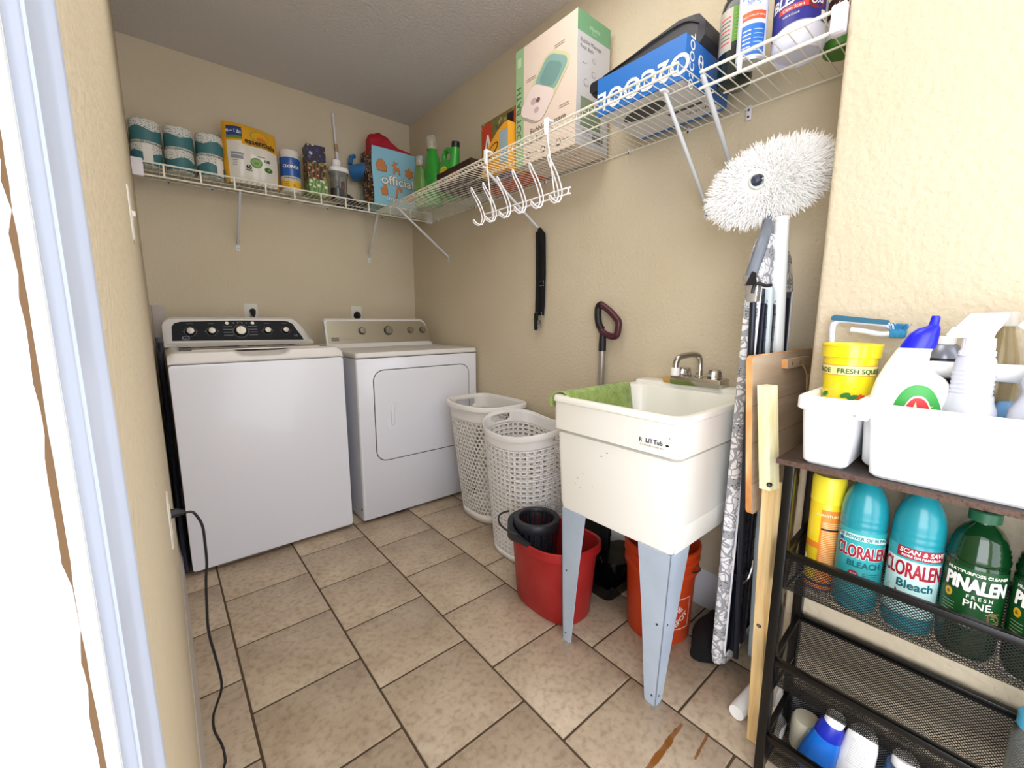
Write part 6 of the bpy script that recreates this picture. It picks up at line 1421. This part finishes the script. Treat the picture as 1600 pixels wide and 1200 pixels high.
def spray(cx,cy,label,kind):
    t=thing('spray_bottle',label,'spray bottle',(cx,cy,ZC))
    m=MB()
    if kind==0:
        R=[(ZC,.026),(ZC+.006,.029),(.915,.0335),(.935,.0360),(.948,.0345),(.960,.0300),(.972,.0285)]
        for q in range(6): z=.974+q*.008; R+=[(z,.0262),(z+.004,.0276),(z+.007,.0262)]
        R+=[(1.026,.026),(1.036,.0245),(1.042,.021),(1.046,.017)]
    else:
        R=[(ZC,.030),(ZC+.006,.034),(.93,.038),(.955,.036),(.975,.027),(.985,.025),(.998,.029),(1.010,.026),(1.018,.0245),(1.032,.028),(1.046,.025),(1.056,.017),(1.062,.014)]
    m.lathe([(r,z-ZC) for z,r in R],cx,cy,mat('spray_white','#C9CCD8',.3),ZC,36,True,True); m.build('bottle',t)
    m=MB(); zc_=R[-1][0]-.004; n=48
    rg=[]
    for z,k in ((zc_,.0225),(zc_+.008,.0225),(zc_+.009,.0205),(zc_+.030,.0200),(zc_+.032,.017)):
        rg.append([(cx+(k*(1+.02*math.cos(24*2*PI*i/n)))*math.cos(2*PI*i/n),cy+(k*(1+.02*math.cos(24*2*PI*i/n)))*math.sin(2*PI*i/n),z) for i in range(n)])
    m.loft(rg,WHP,True,True); m.build('collar',t)
    r,nn_=vframe(cx,cy); zt_=zc_+.032; rr_x=lambda u,v,w=0: Vector((cx,cy,zt_+v))+r*u+nn_*w
    m=MB(); hp=[(-.018,-.002),(.016,-.002),(.019,.010),(.024,.020),(.030,.038),(.029,.043),(-.016,.042),(-.030,.020),(-.037,.010),(-.040,.003),(-.034,-.001),(-.026,.001)]
    m.loft([[rr_x(u*.97,v*.97+.0005,w) for u,v in hp],[rr_x(u,v,w*.8) for u,v in hp],[rr_x(u,v,-w*.8) for u,v in hp],[rr_x(u*.97,v*.97+.0005,-w) for u,v in hp]] if 0 else [[rr_x(u*.96,v*.96+.001,.0125) for u,v in hp],[rr_x(u,v,.010) for u,v in hp],[rr_x(u,v,-.010) for u,v in hp],[rr_x(u*.96,v*.96+.001,-.0125) for u,v in hp]],mat('spray_head','#C4C6CE',.35),True,True,False)
    m.build('trigger_head',t)
    m=MB(); m.loft([[rr_x(u,v,w) for u,v in [(-.041,.004),(-.034,.017),(-.012,.019),(-.004,.010),(-.004,.001),(-.034,-.0015)]] for w in (.0135,-.0135)],WHP,True,True,False); m.build('nozzle',t)
    if kind==0:
        m=MB(); f=prof(cx,cy,[(.0335,.915-ZC),(.036,.935-ZC),(.036,.95-ZC)],tocam(cx,cy)+.62,.001,ZC); m.text('@',0,.925-ZC,.018,f,mat('spray_logo','#30384E',.5)); m.build('label',t)
    return t
spray(1.0,-1.8475,'white ribbed spray bottle with trigger, in the middle of the caddy',0)
spray(1.0,-1.930,'white wavy spray bottle at the right edge of the photo',1)
# black capped can, amber bottle behind
t=thing('bottle','black bottle with grey shoulder and white cap at the back of the caddy','bottle',(1.085,-1.800,ZC))
cx_,cy_=1.088,-1.8025
m=MB(); m.lathe([(.0,.0),(.026,.0),(.028,.004),(.028,.218),(.0,.2185)],cx_,cy_,BLK,ZC,32,False,False); m.lathe([(.028,.217),(.0275,.222),(.020,.240),(.012,.248),(.0,.249)],cx_,cy_,mat('shoulder_grey','#8A8D98',.3,.5),ZC,32,False,False); m.build('bottle',t)
m=MB(); m.lathe([(.0125,.244),(.0145,.245),(.0145,.258),(.0125,.260),(.0,.260)],cx_-.002,cy_+.001,WHP,ZC,24,False,False); m.build('cap',t)
t=thing('bottle','clear amber bottle with a frosted cap behind the ribbed spray bottle','bottle',(1.09,-1.868,ZC)); cx_,cy_=1.090,-1.8735
m=MB(); m.lathe([(.0,.0),(.023,.0),(.026,.005),(.026,.20),(.024,.225),(.016,.262),(.0135,.272),(.0135,.288),(.0125,.288),(.0125,.27),(.022,.22),(.024,.01),(.0,.008)],cx_,cy_,mat('amber_clear','#C8B890',.1,trans=.75,ior=1.3),ZC,30,False,False); m.build('bottle',t)
m=MB(); m.lathe([(.0138,.280),(.0165,.281),(.0165,.305),(.015,.307),(.0,.307)],cx_,cy_,mat('frosted_cap','#CFC9BC',.3,trans=.3),ZC,26,False,False); m.build('cap',t)
# dark sachet seen under the handle
m=MB(); m.box(1.085,-1.842,ZC,1.098,-1.772-.06,.985,mat('sachet_dark','#1E1C1A',.5),r=.002); 
for q in range(5): m.box(1.0842,-1.837+q*.0,.93,1.085,-1.834,.97,YEL) if q==0 else None
tag(m.build('sachet',None,(1.09,-1.837,ZC)),'dark printed packet standing under the caddy handle','packet')
# white looped dustpan brush with teal bristles
DB=thing('dish_brush','white looped brush handle with a teal strip behind the yellow bucket','brush',(1.105,-1.66,ZC))
m=MB(); bx_=1.098; Pz=lambda y,z: (bx_,y,z)
m.tube(smoothpts([Pz(-1.621,.83),Pz(-1.6165,1.03),Pz(-1.614,1.085),Pz(-1.618,1.098),Pz(-1.630,1.1035),Pz(-1.67,1.100),Pz(-1.70,1.096),Pz(-1.718,1.088),Pz(-1.722,1.078),Pz(-1.70,1.074),Pz(-1.67,1.080),Pz(-1.648,1.083)],6),.0062,mat('brush_white','#DDE2F2',.35),10); m.build('handle',DB)
m=MB(); m.prism([(0,0),(.098,-.010),(.100,-.004),(.098,.0),(.004,.012),(-.001,.008)],lambda u,v,w=0: Vector((bx_-.006+w,-1.612-u,1.104+v)),-.002,.014,mat('brush_teal','#2A6480',.5)); m.build('teal_strip',DB)
m=MB(); BRS=mat('bristle_blue','#2E86B8',.7,bump=(300,.8,.002)); random.seed(2)
for q in range(140):
    b=Vector((bx_+random.uniform(-.008,.008),-1.728+random.uniform(-.012,.012),1.080)); d=Vector((random.gauss(0,.004),random.gauss(0,.006),random.uniform(.008,.018))); m.add([b+Vector((0,-.0009,0)),b+Vector((0,.0009,0)),b+d+Vector((0,.0007,0)),b+d+Vector((0,-.0007,0))],[(0,1,2,3)],BRS)
m.box(bx_-.009,-1.741,1.066,bx_+.009,-1.715,1.086,BRS,r=.004); m.build('bristles',DB)
# blue bottle low between the sprays
m=MB(); m.lathe([(.0,.0),(.018,.0),(.020,.005),(.020,.13),(.014,.145),(.0,.148)],1.060,-1.895,mat('pale_blue_bottle','#7FB4E4',.3),ZC,26,False,False); tag(m.build('bottle',None,(1.06,-1.895,ZC)),'light blue bottle between the two white spray bottles','bottle')

# ================================================================= CORDS AND HOSES AT THE LEFT OF THE WASHER
HS=mat('hose_grey','#565B6A',.5); HS2=mat('hose_dark','#1E2230',.5)
WH=thing('washer_hoses','grey and dark blue hoses hanging in the gap left of the washer','hose',(-.10,.7,0))
random.seed(9)
for i,(y,r,mt) in enumerate(((.80,.011,HS),(.62,.010,HS2),(.70,.009,HS),(.55,.008,HS2),(.90,.010,HS2))):
    m=MB(); P=[(-.1015+.004*math.sin(i*2+k*1.3),y-.22*k/5+.03*math.sin(k*1.7+i),1.02-.20*k-(.02*i)) for k in range(6)]
    P=[(x,yy_,max(.02,z)) for x,yy_,z in P]; m.tube(smoothpts(P,5),r,mt,8); m.build('hose',WH)
m=MB(); m.box(XL+.001,.92,.0,XL+.010,1.10,1.16,mat('panel_grey','#B9B3AC',.6),r=.001); m.build('wall_panel',WH) if 0 else None
t=thing('wall_panel_box','recessed grey washer hookup panel on the back wall left of the washer','panel',(-.095,1.10,1.1))
m=MB(); m.box(-.115,1.098,.92,-.062,1.1074,1.185,mat('hookup_grey','#B7AFA8',.5),r=.002); m.build('panel_frame',t)
# black floor cord from the left wall outlet
CO=thing('floor_cord','thin black cord running from the left wall outlet across the floor','power cord',(-.11,-.70,.66))
def fl(px,py,z):   # reference points measured on the floor
    return None
m=MB(); cp=[(-0.091, -0.7, 0.663), (-0.081, -0.7, 0.662), (-0.073, -0.7, 0.653), (-0.063, -0.7, 0.621), (-0.062, -0.7, 0.571), (-0.063, -0.7, 0.526), (-0.068, -0.7, 0.486), (-0.072, -0.7, 0.428), (-0.075, -0.7, 0.352), (-0.068, -0.7, 0.278), (-0.062, -0.7, 0.215), (-0.064, -0.7, 0.179), (-0.077, -0.7, 0.144), (-0.086, -0.7, 0.117), (-0.087, -0.7, 0.076), (-0.075, -0.677, 0.004), (-0.073, -0.727, 0.004), (-0.078, -0.747, 0.004), (-0.085, -0.8, 0.0035), (-0.08, -0.9, 0.0035)]
m.tube(smoothpts(cp,8),.0030,CRD,8); m.build('cable',CO)
m=MB(); m.tube([(XL+.0035,-.700,.668),(XL+.014,-.700,.668),(XL+.029,-.700,.665)],[.011,.010,.005],BLK,12); m.build('plug',CO)
